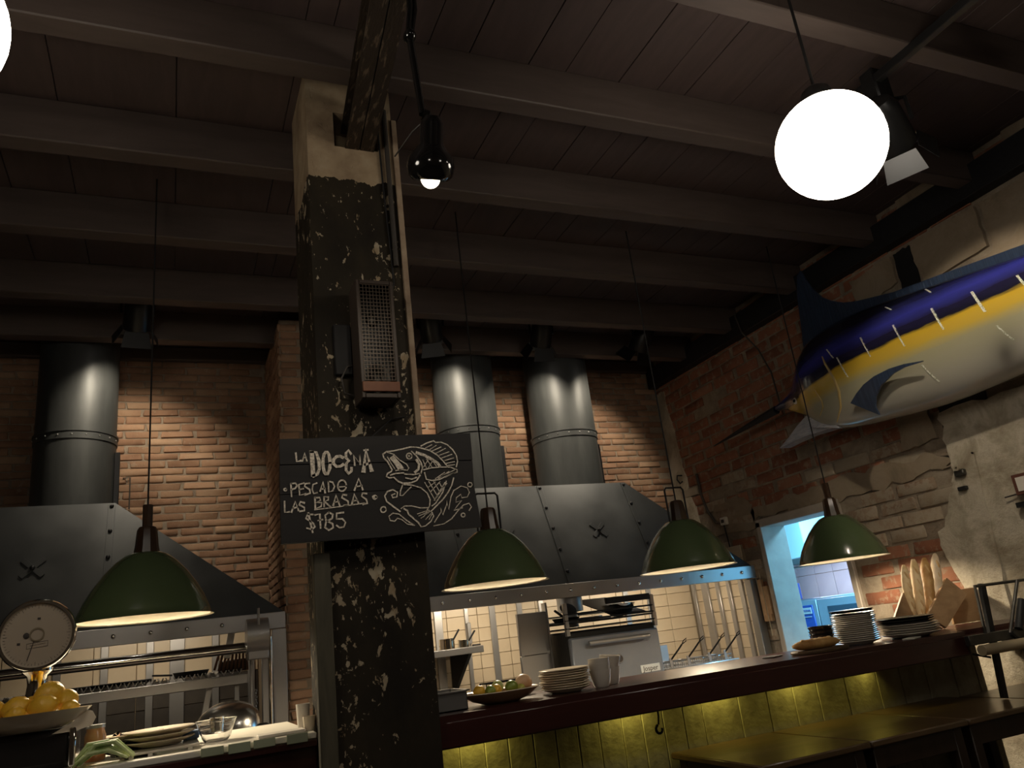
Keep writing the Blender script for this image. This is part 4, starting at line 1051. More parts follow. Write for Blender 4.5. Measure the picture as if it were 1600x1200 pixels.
# ================================================================== THINGS ON THE BAR
PLP = [(0, 0), (.58, 0), (.62, .004), (.96, .016), (1.0, .019), (.97, .021), (.60, .009), (0, .007)]
def plate(name, x, y, z, r, mat, lab, grp=None, tilt=0):
    return tag(MB().lathe([(a * r, h * (r / .11) ** .5) for a, h in PLP], (x, y, z), 32).build(name, mat, None, loc=(x, y, z)), lab, 'plate', grp)
ORD = ['lowest', 'second', 'third', 'fourth', 'fifth', 'sixth', 'seventh', 'eighth', 'ninth', 'tenth', 'eleventh', 'twelfth', 'thirteenth', 'fourteenth', 'fifteenth']
for i in range(9):
    plate('dinner_plate', 1.535 + random.uniform(-.004, .004), 3.17 + random.uniform(-.004, .004), BARZ + .001 + i * .0092, .108, m_offw, '%s plate%s of the cream stack beside the cups' % ((ORD[i] if i < 8 else 'topmost'), ' from below' if 0 < i < 8 else ''), 'cream plates stacked beside the cups')
for i in range(3):
    plate('saucer', 1.415, 3.38, BARZ + .001 + i * .011, .06, m_offw, ['bottom', 'middle', 'top'][i] + ' small saucer behind the fruit bowl', 'small saucers behind the fruit bowl')
CUPP = [(0, 0), (.030, 0), (.036, .010), (.046, .062), (.047, .070), (.044, .070), (.040, .055), (.032, .012), (0, .008)]
def cup(x, y, z, lab, tilt=0):
    o = tag(MB().lathe(CUPP, (x, y, z), 28).build('cup', m_white, None, loc=(x, y, z)), lab, 'cup', 'white cups stacked on the bar'); o.rotation_euler = (tilt, tilt, 0); return o
for k, (zz, w_) in enumerate(((0, 'bottom'), (.030, 'middle'), (.046, 'top'))):
    cup(1.688, 3.13, BARZ + .001 + zz, w_ + ' white cup of the left stack next to the plates')
for k, (zz, w_, tl) in enumerate(((0, 'bottom', 0), (.030, 'middle', 0), (.050, 'top tilted', .10))):
    cup(1.775, 3.20, BARZ + .001 + zz, w_ + ' white cup of the right stack before the oven', tl)
fb = thing('fruit_bowl', 'shallow cream oval bowl full of citrus fruit on the bar', 'bowl', (1.235, 3.16, BARZ))
mb = MB().lathe([(0, .0), (.07, .0), (.12, .015), (.160, .042), (.163, .046), (.155, .044), (.115, .022), (.065, .008), (0, .008)], (1.235, 3.16, BARZ + .001), 36)
mb.v = [(p[0], 3.16 + (p[1] - 3.16) * .75, p[2]) for p in mb.v]; mb.build('bowl', M('brown_backed_china', (.30, .18, .10), .3), fb)
mb = MB().lathe([(.160, .0435), (.166, .046), (.160, .049), (.15, .046)], (1.235, 3.16, BARZ + .001), 36, closed=True); mb.v = [(p[0], 3.16 + (p[1] - 3.16) * .75, p[2]) for p in mb.v]; mb.build('rim', m_offw, fb)
def fruit(name, x, y, z, r, mat, lab, grp, rot=0, el=1.15):
    mb = MB(); m3 = Matrix.Rotation(rot, 3, 'Z')
    prof = [(0, -r * el * 1.08), (r * .18, -r * el), (r * .62, -r * el * .72), (r * .95, -r * el * .25), (r, .1 * r), (r * .85, r * el * .55), (r * .45, r * el * .88), (r * .16, r * el * 1.0), (r * .1, r * el * 1.1), (0, r * el * 1.13)]
    mb.lathe(prof, (0, 0, 0), 18, m3 @ Vector((1, .1, .12)))
    mb.v = [(p[0] + x, p[1] + y, p[2] + z) for p in mb.v]
    return tag(mb.build(name, mat, None, 80, loc=(x, y, z)), lab, 'fruit', grp)
FB = 'fruit in the bowl on the bar'
fruit('lemon', 1.135, 3.14, BARZ + .055, .024, m_lemon, 'orange yellow lemon at the left of the bar fruit bowl', FB, .3)
fruit('lime', 1.18, 3.13, BARZ + .052, .022, m_lime, 'green lime next to the leftmost lemon in the bar bowl', FB, .8)
fruit('lemon', 1.215, 3.15, BARZ + .052, .022, m_lemon, 'small yellow lemon between the limes in the bar bowl', FB, 1.2)
fruit('lime', 1.232, 3.18, BARZ + .062, .024, M('pale_lime', (.42, .46, .16), .4), 'pale green lime at the back of the bar bowl', FB, .2)
fruit('lime', 1.272, 3.13, BARZ + .056, .026, m_lime, 'dark green lime in the middle of the bar bowl', FB, .5)
fruit('mango', 1.335, 3.15, BARZ + .062, .036, m_mango, 'pale pinkish large fruit at the right of the bar bowl', FB, .4, 1.1)
fruit('lime', 1.31, 3.12, BARZ + .046, .018, M('yellow_lime', (.45, .42, .08), .4), 'small yellow green lime before the pale large fruit', FB, 1)
pn = thing('steel_pan', 'rectangular steel food pan beside the column on the bar', 'pan', (1.0, 3.2, BARZ))
mb = MB()
for (a, b, c, d) in ((.925, 1.07, 3.10, 3.103), (.925, 1.07, 3.297, 3.30), (.925, .928, 3.10, 3.30), (1.067, 1.07, 3.10, 3.30)): mb.box(a, b, c, d, BARZ + .001, BARZ + .07)
mb.box(.925, 1.07, 3.10, 3.30, BARZ + .001, BARZ + .005); mb.build('pan_body', m_steeld, pn)
mb = MB(); mb.box(.915, 1.08, 3.09, 3.104, BARZ + .068, BARZ + .074); mb.box(.915, 1.08, 3.296, 3.31, BARZ + .068, BARZ + .074); mb.box(1.066, 1.08, 3.09, 3.31, BARZ + .068, BARZ + .074); mb.box(.915, .929, 3.09, 3.31, BARZ + .068, BARZ + .074); mb.build('pan_rim', m_steel, pn)
bk = thing('wire_basket', 'black wire basket on the back edge of the bar', 'basket', (1.36, 3.45, BARZ))
mb = MB()
for zz in (.006, .03, .064): mb.tube([(1.27, 3.41, BARZ + zz), (1.45, 3.41, BARZ + zz), (1.45, 3.49, BARZ + zz), (1.27, 3.49, BARZ + zz)], .003, 5, closed=True)
for xx in [1.27 + i * .018 for i in range(11)]: mb.tube([(xx, 3.41, BARZ + .03), (xx, 3.41, BARZ + .005), (xx, 3.49, BARZ + .005), (xx, 3.49, BARZ + .03)], .0018, 5)
for xx in (1.27, 1.45): mb.tube([(xx, 3.41, BARZ), (xx, 3.41, BARZ + .064)], .003, 5); mb.tube([(xx, 3.49, BARZ), (xx, 3.49, BARZ + .064)], .003, 5)
mb.build('wires', m_cord, bk); MB().box(1.275, 1.445, 3.409, 3.411, BARZ + .006, BARZ + .034).build('front_plate', m_blackpl, bk)
# loaf on board
bd = tag(MB().lathe([(0, 0), (.16, 0), (.165, .006), (.165, .012), (.16, .016), (0, .016)], (2.915, 3.13, BARZ + .001), 32).build('bread_board', mat_wood('dark_bread_board', (.05, .03, .015), (.10, .06, .03), .5), None, loc=(2.915, 3.13, BARZ)), 'round dark wooden bread board at the right part of the bar', 'board')
bd.scale = (1, .6, 1)
def loafmesh(L_, r, wob=.06, seed=1, n=14, fl=.8):
    rr = random.Random(seed); mb = MB(); pts = []; rs = []
    for i in range(n + 1):
        t = i / n; e = max(.12, (1 - abs(2 * t - 1) ** 3.2)) ** .5
        pts.append((L_ * (t - .5), r * wob * 4 * math.sin(t * 3 + seed), 0)); rs.append(r * e * (1 + rr.uniform(-wob, wob)))
    mb.tube(pts, rs, 14); mb.v = [(p[0], p[1], p[2] * fl) for p in mb.v]; return mb
lf = thing('bread_loaf', 'cut crusty bread loaf on the round board', 'bread', (2.90, 3.13, BARZ + .017 + .024))
m_ = loafmesh(.285, .032, .05, 3); m_.v = [(p[0] + 2.90, p[1] + 3.13, p[2] + BARZ + .041) for p in m_.v]; m_.build('crust', m_crustd, lf, 80)
mb = MB()
for i in range(4): mb.sphere((2.82 + i * .055, 3.128, BARZ + .062), (.022, .012, .006), 10, 6, Matrix.Rotation(.5, 3, 'Z'))
mb.build('scored_ridges', m_crust, lf)
# plates and dark dishes at the right end
for i in range(5):
    o = tag(MB().lathe([(0, 0), (.05, 0), (.062, .03), (.066, .032), (.058, .030), (.045, .004), (0, .004)], (3.07, 3.26, BARZ + .001 + i * .020), 24).build('black_bowl', m_darkplate, None, loc=(3.07, 3.26, BARZ + i * .02)), ['lowest', 'second', 'third', 'fourth', 'topmost'][i] + ' bowl in the black stack beside the tall white plates', 'bowl', 'black bowls on the bar')
for i in range(15):
    plate('white_plate', 3.265 + random.uniform(-.003, .003), 3.22 + random.uniform(-.003, .003), BARZ + .001 + i * .0096, .112, m_white if i < 14 else m_darkplate, ('%s white plate%s in the tall stack before the doorway' % (ORD[i], '' if i == 0 else ' from below')) if i < 14 else 'dark plate lying on top of the tall white stack', 'plates in the tall stack')
tag(MB().lathe([(0, 0), (.10, 0), (.112, .012), (.108, .014), (0, .004)], (3.275, 3.23, BARZ + .160), 28).build('dark_dish', m_darkplate, None, loc=(3.275, 3.23, BARZ + .160)), 'shallow black dish crowning the tall white plate stack', 'dish')
for i in range(8):
    dk = i >= 5
    plate('large_plate', 3.565 + random.uniform(-.006, .006) - (.012 if dk else 0), 3.155 + random.uniform(-.004, .004), BARZ + .001 + i * .0112, .152 - (.006 if dk else 0), m_darkplate if dk else m_white, ['lowest', 'second', 'third', 'fourth', 'fifth', 'sixth dark', 'seventh dark', 'topmost dark'][i] + ' plate%s in the wide stack before the bread crate' % ('' if i in (0, 7) else ' from below'), 'plates in the wide stack')
for nm, xx, yy, s in (('folded_napkin', 3.43, 3.03, .05), ('paper_slip', 2.72, 3.25, .05)):
    tag(MB().obox((xx, yy, BARZ + .004), (s, .03, .003), Matrix.Rotation(.4, 3, 'Z'), .001).build(nm, m_paper if nm == 'folded_napkin' else m_print, None, loc=(xx, yy, BARZ)), 'small folded napkin at the foot of the wide plate stack' if nm == 'folded_napkin' else 'small dark card lying beside the bread board', 'napkin' if nm == 'folded_napkin' else 'card')

# bread crate: leaning open wooden box
cr = thing('bread_crate', 'open pale wooden crate holding baguettes at the end of the bar', 'crate', (3.95, 3.3, BARZ))
A, B_, C_, D_ = V(3.905, 3.32, 1.182), V(4.05, 3.34, 1.102), V(4.50, 3.50, 1.262), V(4.325, 3.47, 1.373)
n = (B_ - A).cross(D_ - A).normalized()
MB().prism([A, B_, C_, D_], n * .016).build('side_panel', m_crate, cr, 0)
sh = V(-.265, .0, -.002)
MB().prism([A + sh, B_ + sh, C_ + sh + V(-.12, 0, -.02), D_ + sh + V(-.12, 0, -.05)], n * .012).build('side_panel', m_crate, cr, 0)
MB().prism([A + sh, A, B_ + V(-.005, 0, 0), B_ + sh], V(0, .012, 0)).build('front_panel', m_crate, cr, 0)
MB().box(B_.x + sh.x, B_.x - .02, 3.355, 3.48, BARZ + .001, BARZ + .012).build('base_panel', m_crate, cr, 0)
cen = (A + B_ + C_ + D_) / 4; ux = (D_ - A).normalized(); uy = (B_ - A).normalized()
MB().ribbon([cen - ux * .03 - uy * .01 - n * .001 * (1 if n.x < 0 else 1), cen - uy * .025, cen + ux * .015 + uy * .005, cen + ux * .05 + uy * .012], .005, -n if n.y > 0 else n, .0015).build('burnt_mark', m_print, cr, 0)
m_slash = M('baguette_slash', (.50, .29, .11), .7, c2=(.62, .43, .22), scale=12, bmp=.4, bscale=40)
def baguette(tip, base, r, lab, mat, seed):
    tip, base = Vector(tip), Vector(base); ax = tip - base; L_ = ax.length
    m_ = loafmesh(L_, r, .05, seed, 16, .85); q = ax.to_track_quat('X', 'Z').to_matrix(); c = (tip + base) / 2
    t = thing('baguette', lab, 'bread', base, 'baguettes in the crate')
    m_.v = [tuple(c + q @ Vector(p)) for p in m_.v]; m_.build('crust', mat, t, 80)
    mb = MB()
    for i in range(5):
        p = c + q @ Vector((L_ * (-.32 + .16 * i), 0, 0)) + V(-.3, -.8, .1).normalized() * r * .74
        mb.sphere(p, (r * 1.1, r * .25, r * .25), 8, 6, q @ Matrix.Rotation(.35, 3, 'Z'))
    mb.build('slashes', m_slash, t, 80)
BG = M('pale_baguette_crust', (.60, .40, .18), .7, c2=(.72, .56, .34), scale=10, bmp=.5, bscale=40)
baguette((4.045, 3.50, 1.477), (3.90, 3.40, 1.13), .028, 'leftmost, thinnest baguette in the crate', BG, 1)
baguette((4.135, 3.50, 1.504), (3.965, 3.40, 1.13), .031, 'second baguette from the left in the crate', BG, 2)
baguette((4.236, 3.50, 1.504), (4.04, 3.41, 1.15), .036, 'third, thickest baguette from the left in the crate', m_crustd, 3)
baguette((4.36, 3.51, 1.524), (4.13, 3.43, 1.18), .032, 'rightmost floury baguette in the crate', M('floury_crust', (.62, .47, .30), .85, c2=(.75, .66, .52), scale=9, bmp=.4, bscale=40), 4)
lb = tag(MB().obox((4.50, 3.53, 1.20), (.12, .008, .10), Matrix.Rotation(.1, 3, 'X'), .003).build('wooden_board', m_crate, None, loc=(4.50, 3.53, 1.10)), 'plain wooden board standing behind the bread crate', 'board')

# metal stand with roller at the bar end
ms = thing('metal_stand', 'dark metal frame stand with a pale roller at the bar end', 'stand', (4.05, 2.95, .75))
mb = MB()
for yy in (2.95, 3.04):
    dx = .0 if yy < 3 else .16; mb.tube([(3.86 + dx, yy, 1.07), (3.885 + dx, yy, 1.312), (4.55, yy, 1.312), (4.55, yy, 1.07)], .009, 6)
mb.build('top_frame', m_gun, ms)
mb = MB(); mb.obox((3.955, 2.99, 1.038), (.020, .010, .285), Matrix.Rotation(0.14, 3, 'Y'), .002); mb.build('leg', m_black, ms)
MB().obox((4.44, 2.99, 1.038), (.020, .010, .285), Matrix.Rotation(-.1, 3, 'Y'), .002).build('leg', m_black, ms)
MB().box(3.71, 4.58, 2.93, 2.96, 1.030, 1.078, .003).build('cross_bar', m_gun, ms)
MB().tube([(3.735, 2.90, 1.005), (4.58, 2.90, 1.005)], .026, 16).build('roller', m_roll, ms)
MB().tube([(4.20, 2.93, 1.315), (4.02, 2.93, 1.06)], .009, 8).build('brace', m_gun, ms)
MB().tube([(4.17, 2.92, 1.215), (4.08, 2.92, 1.075)], .020, 12).build('damper', m_black, ms)
MB().tube([(4.02, 2.925, 1.06), (4.06, 2.92, 1.02)], .014, 8).build('clamp', m_black, ms)
MB().box(4.27, 4.31, 3.04, 3.07, .752, 1.07, .002).build('rear_leg', m_gun, ms)
MB().tube([(3.78, 2.99, .985), (3.90, 2.99, .955)], .006, 6).build('link_rod', m_black, ms)
wl = thing('wall_lantern', 'brown framed lamp bracket on the plaster wall at the right edge', 'lamp bracket', (4.6, 3.0, 1.8))
mb = MB(); mb.box(4.52, 4.54, 2.78, 3.00, 1.78, 1.90, .003); mb.box(4.54, XR - .02, 2.90, 2.94, 1.82, 1.86); mb.build('frame', M('brown_frame', (.11, .04, .025), .5), wl); MB().box(4.514, 4.520, 2.80, 2.975, 1.80, 1.88).build('white_card', m_paper, wl)
MB().tube([(4.60, 2.98, 1.80), (4.59, 3.12, 1.79)], .005, 6).build('pin', m_gun, wl); MB().box(4.56, XR - .02, 2.85, 3.05, 1.715, 1.745, .002).build('ledge', m_black, wl)
an = thing('wall_anchor', 'broken pale pipe anchor stuck in the wall under the fish', 'anchor', (4.6, 3.36, 2.0))
MB().lathe([(.008, 0), (.018, 0), (.02, .05), (.012, .055), (.008, .05)], (4.57, 3.36, 2.03), 12, (1, 0, 0), closed=True).build('pipe_end', m_plaster, an); MB().box(4.585, XR - .02, 3.33, 3.40, 1.98, 2.02, .006).build('bracket', m_gun, an); MB().box(4.59, XR - .02, 3.35, 3.41, 1.89, 1.915, .004).build('painted_shadow', m_black, an)  # last black box stands in for the shadow below the bracket
tw_ = thing('folded_towel', 'white towel with red stripe below the table at the right', 'towel', (3.35, 2.45, .55))
MB().sphere((3.37, 2.42, .55), (.09, .07, .035), 16, 10).build('cloth', m_towel, tw_); MB().box(3.40, 3.405, 2.36, 2.48, .578, .588).build('stripe', m_red, tw_)
st = thing('low_stool', 'dark stool carrying the white towel below the tables', 'stool', (3.35, 2.42, 0))
MB().box(3.15, 3.55, 2.25, 2.60, .49, .515, .006).build('seat', m_tabled, st)
for px in (3.19, 3.51):
    for py in (2.29, 2.56): MB().box(px - .018, px + .018, py - .018, py + .018, 0, .49, .003).build('leg', m_tabled, st)

# cables and fittings on the right wall
cb = tag(MB().tube([(XR - .03, 4.97, 3.86), (XR - .11, 4.97, 3.80), (XR - .11, 4.93, 3.62), (XR - .02, 4.88, 3.45), (XR - .02, 4.79, 3.20), (XR - .02, 4.77, 2.85)], .007, 8).build('wall_cable', m_cable, None, loc=(XR, 4.9, 3.4)), 'thin cable hanging down the brick wall beside the marlin bill', 'cable')
cb = tag(MB().tube([(XR - .02, 6.06, 2.62), (XR - .02, 6.05, 2.42), (XR - .02, 6.0, 2.25), (XR - .025, 5.90, 2.12), (XR - .025, 5.80, 2.10)], .012, 8).build('power_cable', m_cable, None, loc=(XR, 6, 2.4)), 'thick cable curving down the brick wall to the small socket', 'cable')
so = thing('wall_socket', 'small pale wall socket on the bricks left of the doorway', 'socket', (XR, 5.78, 2.1))
MB().box(XR - .045, XR - .008, 5.74, 5.82, 2.08, 2.15, .004).build('box', m_paper, so); MB().box(XR - .05, XR - .045, 5.76, 5.80, 2.10, 2.13, .001).build('cover', m_blackpl, so); MB().tube([(XR - .03, 5.79, 2.08), (XR - .03, 5.77, 1.9), (XR - .03, 5.76, 1.7)], .006, 6).build('lead', m_cord, so)
hc = thing('hanging_hook', 'small black hook on the wall corner beside the right hood', 'hook', (XR, 6.3, 2.6))
MB().tube([(XR - .01, 6.30, 2.66), (XR - .07, 6.30, 2.66), (XR - .08, 6.30, 2.62), (XR - .05, 6.30, 2.58), (XR - .02, 6.30, 2.60)], .008, 6).build('hook', m_blackpl, hc)
cbd = thing('hanging_boards', 'pale slatted boards and skewers hung beside the doorway', 'boards', (XR - .03, 5.46, 1.25))
for i, (a, b, z0, z1) in enumerate(((5.385, 5.44, 1.27, 1.50), (5.445, 5.497, 1.26, 1.56), (5.39, 5.49, 1.215, 1.27))): MB().box(XR - .04 - .004 * i, XR - .015, a, b, z0, z1, .002).build('board', m_crate, cbd)
MB().tube([(XR - .055, 5.43, 1.62), (XR - .055, 5.42, 1.10)], .003, 5).build('skewer', m_roll, cbd); MB().tube([(XR - .055, 5.48, 1.62), (XR - .055, 5.475, 1.45)], .003, 5).build('skewer', m_roll, cbd)
for i, (bx, zz) in enumerate(((-.36, 2.70), (2.70, 2.72))):
    pb = thing('pipe_clip', ['thin wire clip on the brick wall beside the left duct', 'thin wire clip on the brick wall between the right ducts'][i], 'clip', (bx, YW - .03, zz))
    MB().tube([(bx, YW - .02, zz + .14), (bx + .05, YW - .035, zz + .14), (bx + .05, YW - .035, zz - .10), (bx, YW - .02, zz - .10)], .005, 6).build('wire', m_cable, pb)

# ================================================================== RIGHT KITCHEN LINE
wk = thing('kitchen_worktop', 'steel worktop along the back wall under the right hood', 'worktop', (2.9, 5.9, 0))
MB().box(1.30, 2.58, 5.46, 6.43, .84, .88, .004).build('worktop', m_steeld, wk); MB().box(1.32, 2.56, 5.50, 6.43, 0, .84).build('cabinet', m_steeld, wk)
wk2 = thing('kitchen_worktop', 'steel worktop under the fryer right of the charcoal oven', 'worktop', (4.0, 5.9, 0))
MB().box(3.40, 4.52, 5.26, 6.42, .84, .88, .004).build('worktop', m_steeld, wk2); MB().box(3.42, 4.50, 5.30, 6.42, 0, .84).build('cabinet', m_steeld, wk2)
ovn = thing('charcoal_oven', 'steel charcoal oven with drop door and handle bar', 'oven', (2.95, 5.5, .5))
MB().box(2.62, 3.36, 5.26, 6.1, .25, 1.33, .012).build('oven_body', m_iron, ovn)
dr = MB().box(2.61, 3.355, 5.215, 5.262, .72, 1.285, .018).build('oven_door', M('satin_oven_steel', (.25, .27, .31), .38, .5, c2=(.20, .22, .26), scale=3), ovn)
MB().tube([(2.73, 5.165, 1.237), (3.24, 5.165, 1.237)], .017, 14).build('handle_bar', m_steel, dr)
for xx in (2.78, 3.19): MB().box(xx - .012, xx + .012, 5.165, 5.22, 1.228, 1.246, .003).build('handle_mount', m_steel, dr)
MB().lathe([(0, -.012), (.028, -.012), (.034, -.006), (.034, 0), (0, 0)], (2.985, 5.214, 1.105), 20, (0, 1, 0)).build('thermometer', m_steeld, dr); MB().lathe([(0, -.014), (.024, -.014), (.024, -.012), (0, -.012)], (2.985, 5.214, 1.105), 16, (0, 1, 0)).build('gauge_face', m_print, dr)
nb = MB().box(3.15, 3.315, 5.209, 5.216, .985, 1.038, .002).build('name_plate', m_label, dr)
text_mesh('lettering', 'Josper', .05, m_print, dr, (3.232, 5.2085, 1.010), (PI / 2, 0, 0))
mb = MB()
for zz, a in ((1.345, 0), (1.40, .0), (1.445, 0)): mb.box(2.60, 3.36, 5.235, 5.25, zz, zz + .012, .002); mb.box(2.60, 3.36, 5.9, 5.915, zz, zz + .012, .002)
mb.box(2.60, 3.38, 5.24, 5.92, 1.385, 1.397, .002); mb.build('warming_shelf', m_iron, ovn)
for xx in (2.60, 3.345): MB().box(xx, xx + .03, 5.235, 5.265, 1.30, 1.53, .003).build('shelf_post', m_steel, ovn)
MB().prism([(3.02, 5.25, 1.40), (3.32, 5.25, 1.40), (3.32, 5.88, 1.56), (3.02, 5.88, 1.56)], (0, 0, .006)).build('shelf_lid', m_iron, ovn); MB().box(2.96, 3.34, 5.23, 5.26, 1.495, 1.54, .003).build('hood_edge', m_iron, ovn)
MB().lathe([(.0, 1.36), (.05, 1.36), (.05, 1.47), (.10, 1.475), (.10, 1.62), (0, 1.62)], (2.84, 5.60, 0), 24).build('flue_pot', m_steeld, ovn)
bw = tag(MB().lathe([(0, .0), (.05, .0), (.10, .035), (.125, .085), (.129, .085), (.10, .030), (.05, -.003), (0, -.004)], (3.13, 5.36, 1.402), 28).build('mixing_bowl', m_chrome, None, loc=(3.13, 5.36, 1.402)), 'round steel mixing bowl on top of the charcoal oven', 'bowl')
pt = thing('frying_pan', 'black frying pan on the shelf above the oven, left side', 'pan', (2.70, 5.42, 1.41))
MB().lathe([(0, 0), (.085, 0), (.105, .03), (.10, .03), (.082, .006), (0, .006)], (2.70, 5.42, 1.402), 24).build('pan', m_iron, pt); MB().obox((2.62, 5.35, 1.46), (.008, .008, .05), Matrix.Rotation(-.9, 3, 'Y'), .002).build('handle', m_iron, pt)
hp = thing('oven_mitt', 'dark folded cloth hanging at the left end of the oven shelf', 'cloth', (2.68, 5.32, 1.48)); MB().sphere((2.68, 5.32, 1.49), (.07, .02, .04), 14, 8, Matrix.Rotation(.3, 3, 'Y')).build('cloth', m_cord, hp)
wt = tag(MB().lathe([(.0, 0), (.02, 0), (.05, .012), (.09, .014), (.09, .02), (0, .012)], (2.86, 5.33, 1.400), 20).build('skillet_lid', m_steel, None, loc=(2.86, 5.33, 1.40)), 'flat steel lid on the shelf above the oven', 'lid')
ch = thing('steel_heat_shield', 'upright steel panel left of the charcoal oven', 'panel', (2.52, 5.5, .9))
MB().box(2.34, 2.575, 5.50, 5.53, .881, 1.20, .003).build('lower_sheet', m_steel, ch); MB().box(2.34, 2.575, 5.495, 5.525, 1.203, 1.50, .003).build('upper_sheet', m_steel, ch); MB().box(2.575, 2.592, 5.49, 5.56, .881, 1.56, .003).build('edge', m_steel, ch)
sf = thing('wall_shelf', 'dark steel bracket shelf on the tiles beside the column', 'shelf', (2.0, 6.2, 1.3))
MB().box(1.55, 2.20, 5.88, 6.42, 1.262, 1.312, .004).build('shelf_board', m_steeld, sf)
for xx in (2.10, 1.6): MB().prism([(xx, 5.95, 1.26), (xx, 6.42, 1.26), (xx, 6.42, .95)], (.025, 0, 0)).build('bracket', m_iron, sf)
for nm, xx, r, hh, lab in (('saucepan', 1.94, .06, .075, 'larger steel saucepan on the bracket shelf'), ('saucepan', 2.075, .045, .055, 'smaller steel saucepan on the bracket shelf')):
    s_ = thing(nm, lab, 'saucepan', (xx, 5.98, 1.313), 'saucepans on the bracket shelf')
    MB().lathe([(0, 0), (r, 0), (r, hh), (r + .004, hh + .002), (r - .003, hh), (r - .004, .004), (0, .004)], (xx, 5.98, 1.313), 24).build('pot', m_chrome, s_)
    MB().tube([(xx + r * .5, 5.92, 1.313 + hh * .8), (xx + r * .5 + .05, 5.90, 1.313 + hh + .06)], .007, 8).build('handle', m_iron, s_)
kn = tag(MB().obox((2.16, 5.93, 1.320), (.035, .012, .006), Matrix.Rotation(.3, 3, 'Z'), .002).build('folded_cloth', m_cord, None, loc=(2.16, 5.93, 1.313)), 'small dark cloth at the front corner of the bracket shelf', 'cloth')
pd_ = tag(MB().box(2.268, 2.30, 6.40, 6.425, 1.33, 1.50, .003).build('spatula', m_steeld, None, loc=(2.28, 6.41, 1.33)), 'flat steel spatula blade hanging above the bracket shelf', 'spatula')
# fryer with baskets
fr = thing('deep_fryer', 'steel deep fryer right of the charcoal oven', 'fryer', (3.8, 5.5, .8))
MB().box(3.41, 4.10, 5.28, 5.9, .881, .98, .006).build('tank', m_steel, fr); MB().box(3.42, 3.86, 5.90, 5.93, .90, 1.13, .004).build('back_splash', m_steel, fr)
def basket(x, lab):
    b_ = thing('fryer_basket', lab, 'basket', (x, 5.40, .95), 'fryer baskets')
    mb = MB()
    for zz in (.93, .96, .99, 1.02): mb.tube([(x - .06, 5.33, zz), (x + .06, 5.33, zz), (x + .06, 5.50, zz), (x - .06, 5.50, zz)], .003 if zz < 1.01 else .005, 5, closed=True)
    for k in range(7): xx = x - .06 + k * .02; mb.tube([(xx, 5.33, 1.02), (xx, 5.33, .92), (xx, 5.50, .92), (xx, 5.50, 1.02)], .0022, 5)
    mb.build('wire_basket', m_steeld, b_)
    MB().box(x - .012, x + .012, 5.318, 5.327, .94, 1.05, .002).build('hook_plate', m_steel, b_)
    MB().tube([(x + .0, 5.33, 1.03), (x + .05, 5.28, 1.10), (x + .075, 5.25, 1.14)], .007, 6).build('handle', m_iron, b_)
    MB().tube([(x + .075, 5.25, 1.14), (x + .088, 5.242, 1.165), (x + .110, 5.228, 1.182), (x + .105, 5.232, 1.160), (x + .075, 5.25, 1.14)], .004, 6).build('handle_loop', m_iron, b_)
basket(3.49, 'leftmost fryer basket next to the oven'); basket(3.65, 'second fryer basket from the oven'); basket(3.85, 'third fryer basket from the oven'); basket(4.00, 'fryer basket nearest the steel end post')

# ================================================================== LEFT GRILL
gr = thing('charcoal_grill', 'open charcoal grill with steel frame under the left hood', 'grill', (-.4, 5.9, 0))
MB().box(-2.5, .68, 5.30, 6.42, 0, .95).build('firebox', m_iron, gr)
MB().box(.595, .685, 5.44, 5.50, .95, 1.575, .004).build('front_post', m_steel, gr); MB().box(.525, .565, 5.40, 5.44, .95, 1.55, .004).build('front_post', m_steel, gr)
MB().tube([(.575, 5.40, .95), (.575, 5.40, 1.53)], .014, 10).build('guide_rod', m_chrome, gr)
MB().tube([(-2.4, 5.30, 1.475), (.46, 5.30, 1.478)], .031, 20).build('lift_bar', m_chrome, gr)
MB().lathe([(0, 0), (.105, 0), (.105, .13), (0, .13)], (.425, 5.30, 1.54), 24, (1, 0, 0)).build('winch_drum', m_steel, gr)
MB().box(.43, .555, 5.25, 5.36, 1.40, 1.48, .006).build('winch_block', m_steel, gr)
MB().tube([(.49, 5.20, 1.60), (.49, 5.20, 1.70)], .008, 8).build('winch_crank', m_steel, gr)
MB().tube([(.46, 5.33, .96), (.455, 5.33, 1.42)], .009, 8).build('chain_guide', m_steeld, gr)
mb = MB()
for k in range(14): mb.lathe([(.006, -.003), (.009, 0), (.006, .003), (.004, 0)], (.478, 5.30, 1.22 - k * .018), 8, (k % 2, 1 - k % 2, 0), closed=True)
mb.build('chain', m_steeld, gr)
gs = MB().box(-2.4, .45, 5.50, 5.53, 1.265, 1.325, .004).build('shelf_front', m_steel, gr)
gm = MB().prism([(-.018, 5.53, 1.30 + .02), (-.014, 5.53, 1.325), (0, 5.53, 1.30), (.014, 5.53, 1.325), (.018, 5.53, 1.32), (0, 5.53, 1.292)], (0, .5, .0))
gmm = gm.mesh('grate_slat', m_steeld, 0)
for i in range(40):
    o = bpy.data.objects.new('grate_slat', gmm); COL.objects.link(o); o.parent = gr; o.location = Vector((.40 - i * .046, 0, .034)) - WL[gr]
for xx, zz in ((-.62, 0), (.20, .0)): MB().obox((xx, 5.55, 1.14), (.018, .006, .14), Matrix.Rotation(.18, 3, 'Y'), .002).build('shelf_strut', m_steel, gr)
MB().box(.37, .40, 5.54, 5.56, .95, 1.27, .002).build('shelf_strut', m_steeld, gr)
mb = MB()
for i in range(20): mb.sphere((-1.2 + i * .085, 5.42 + .03 * (i % 3), .965), (.045, .04, .03 + .012 * (i % 2)), 8, 6)
cc = mb.build('charcoal_bed', m_iron, gr); cc['kind'] = 'stuff'
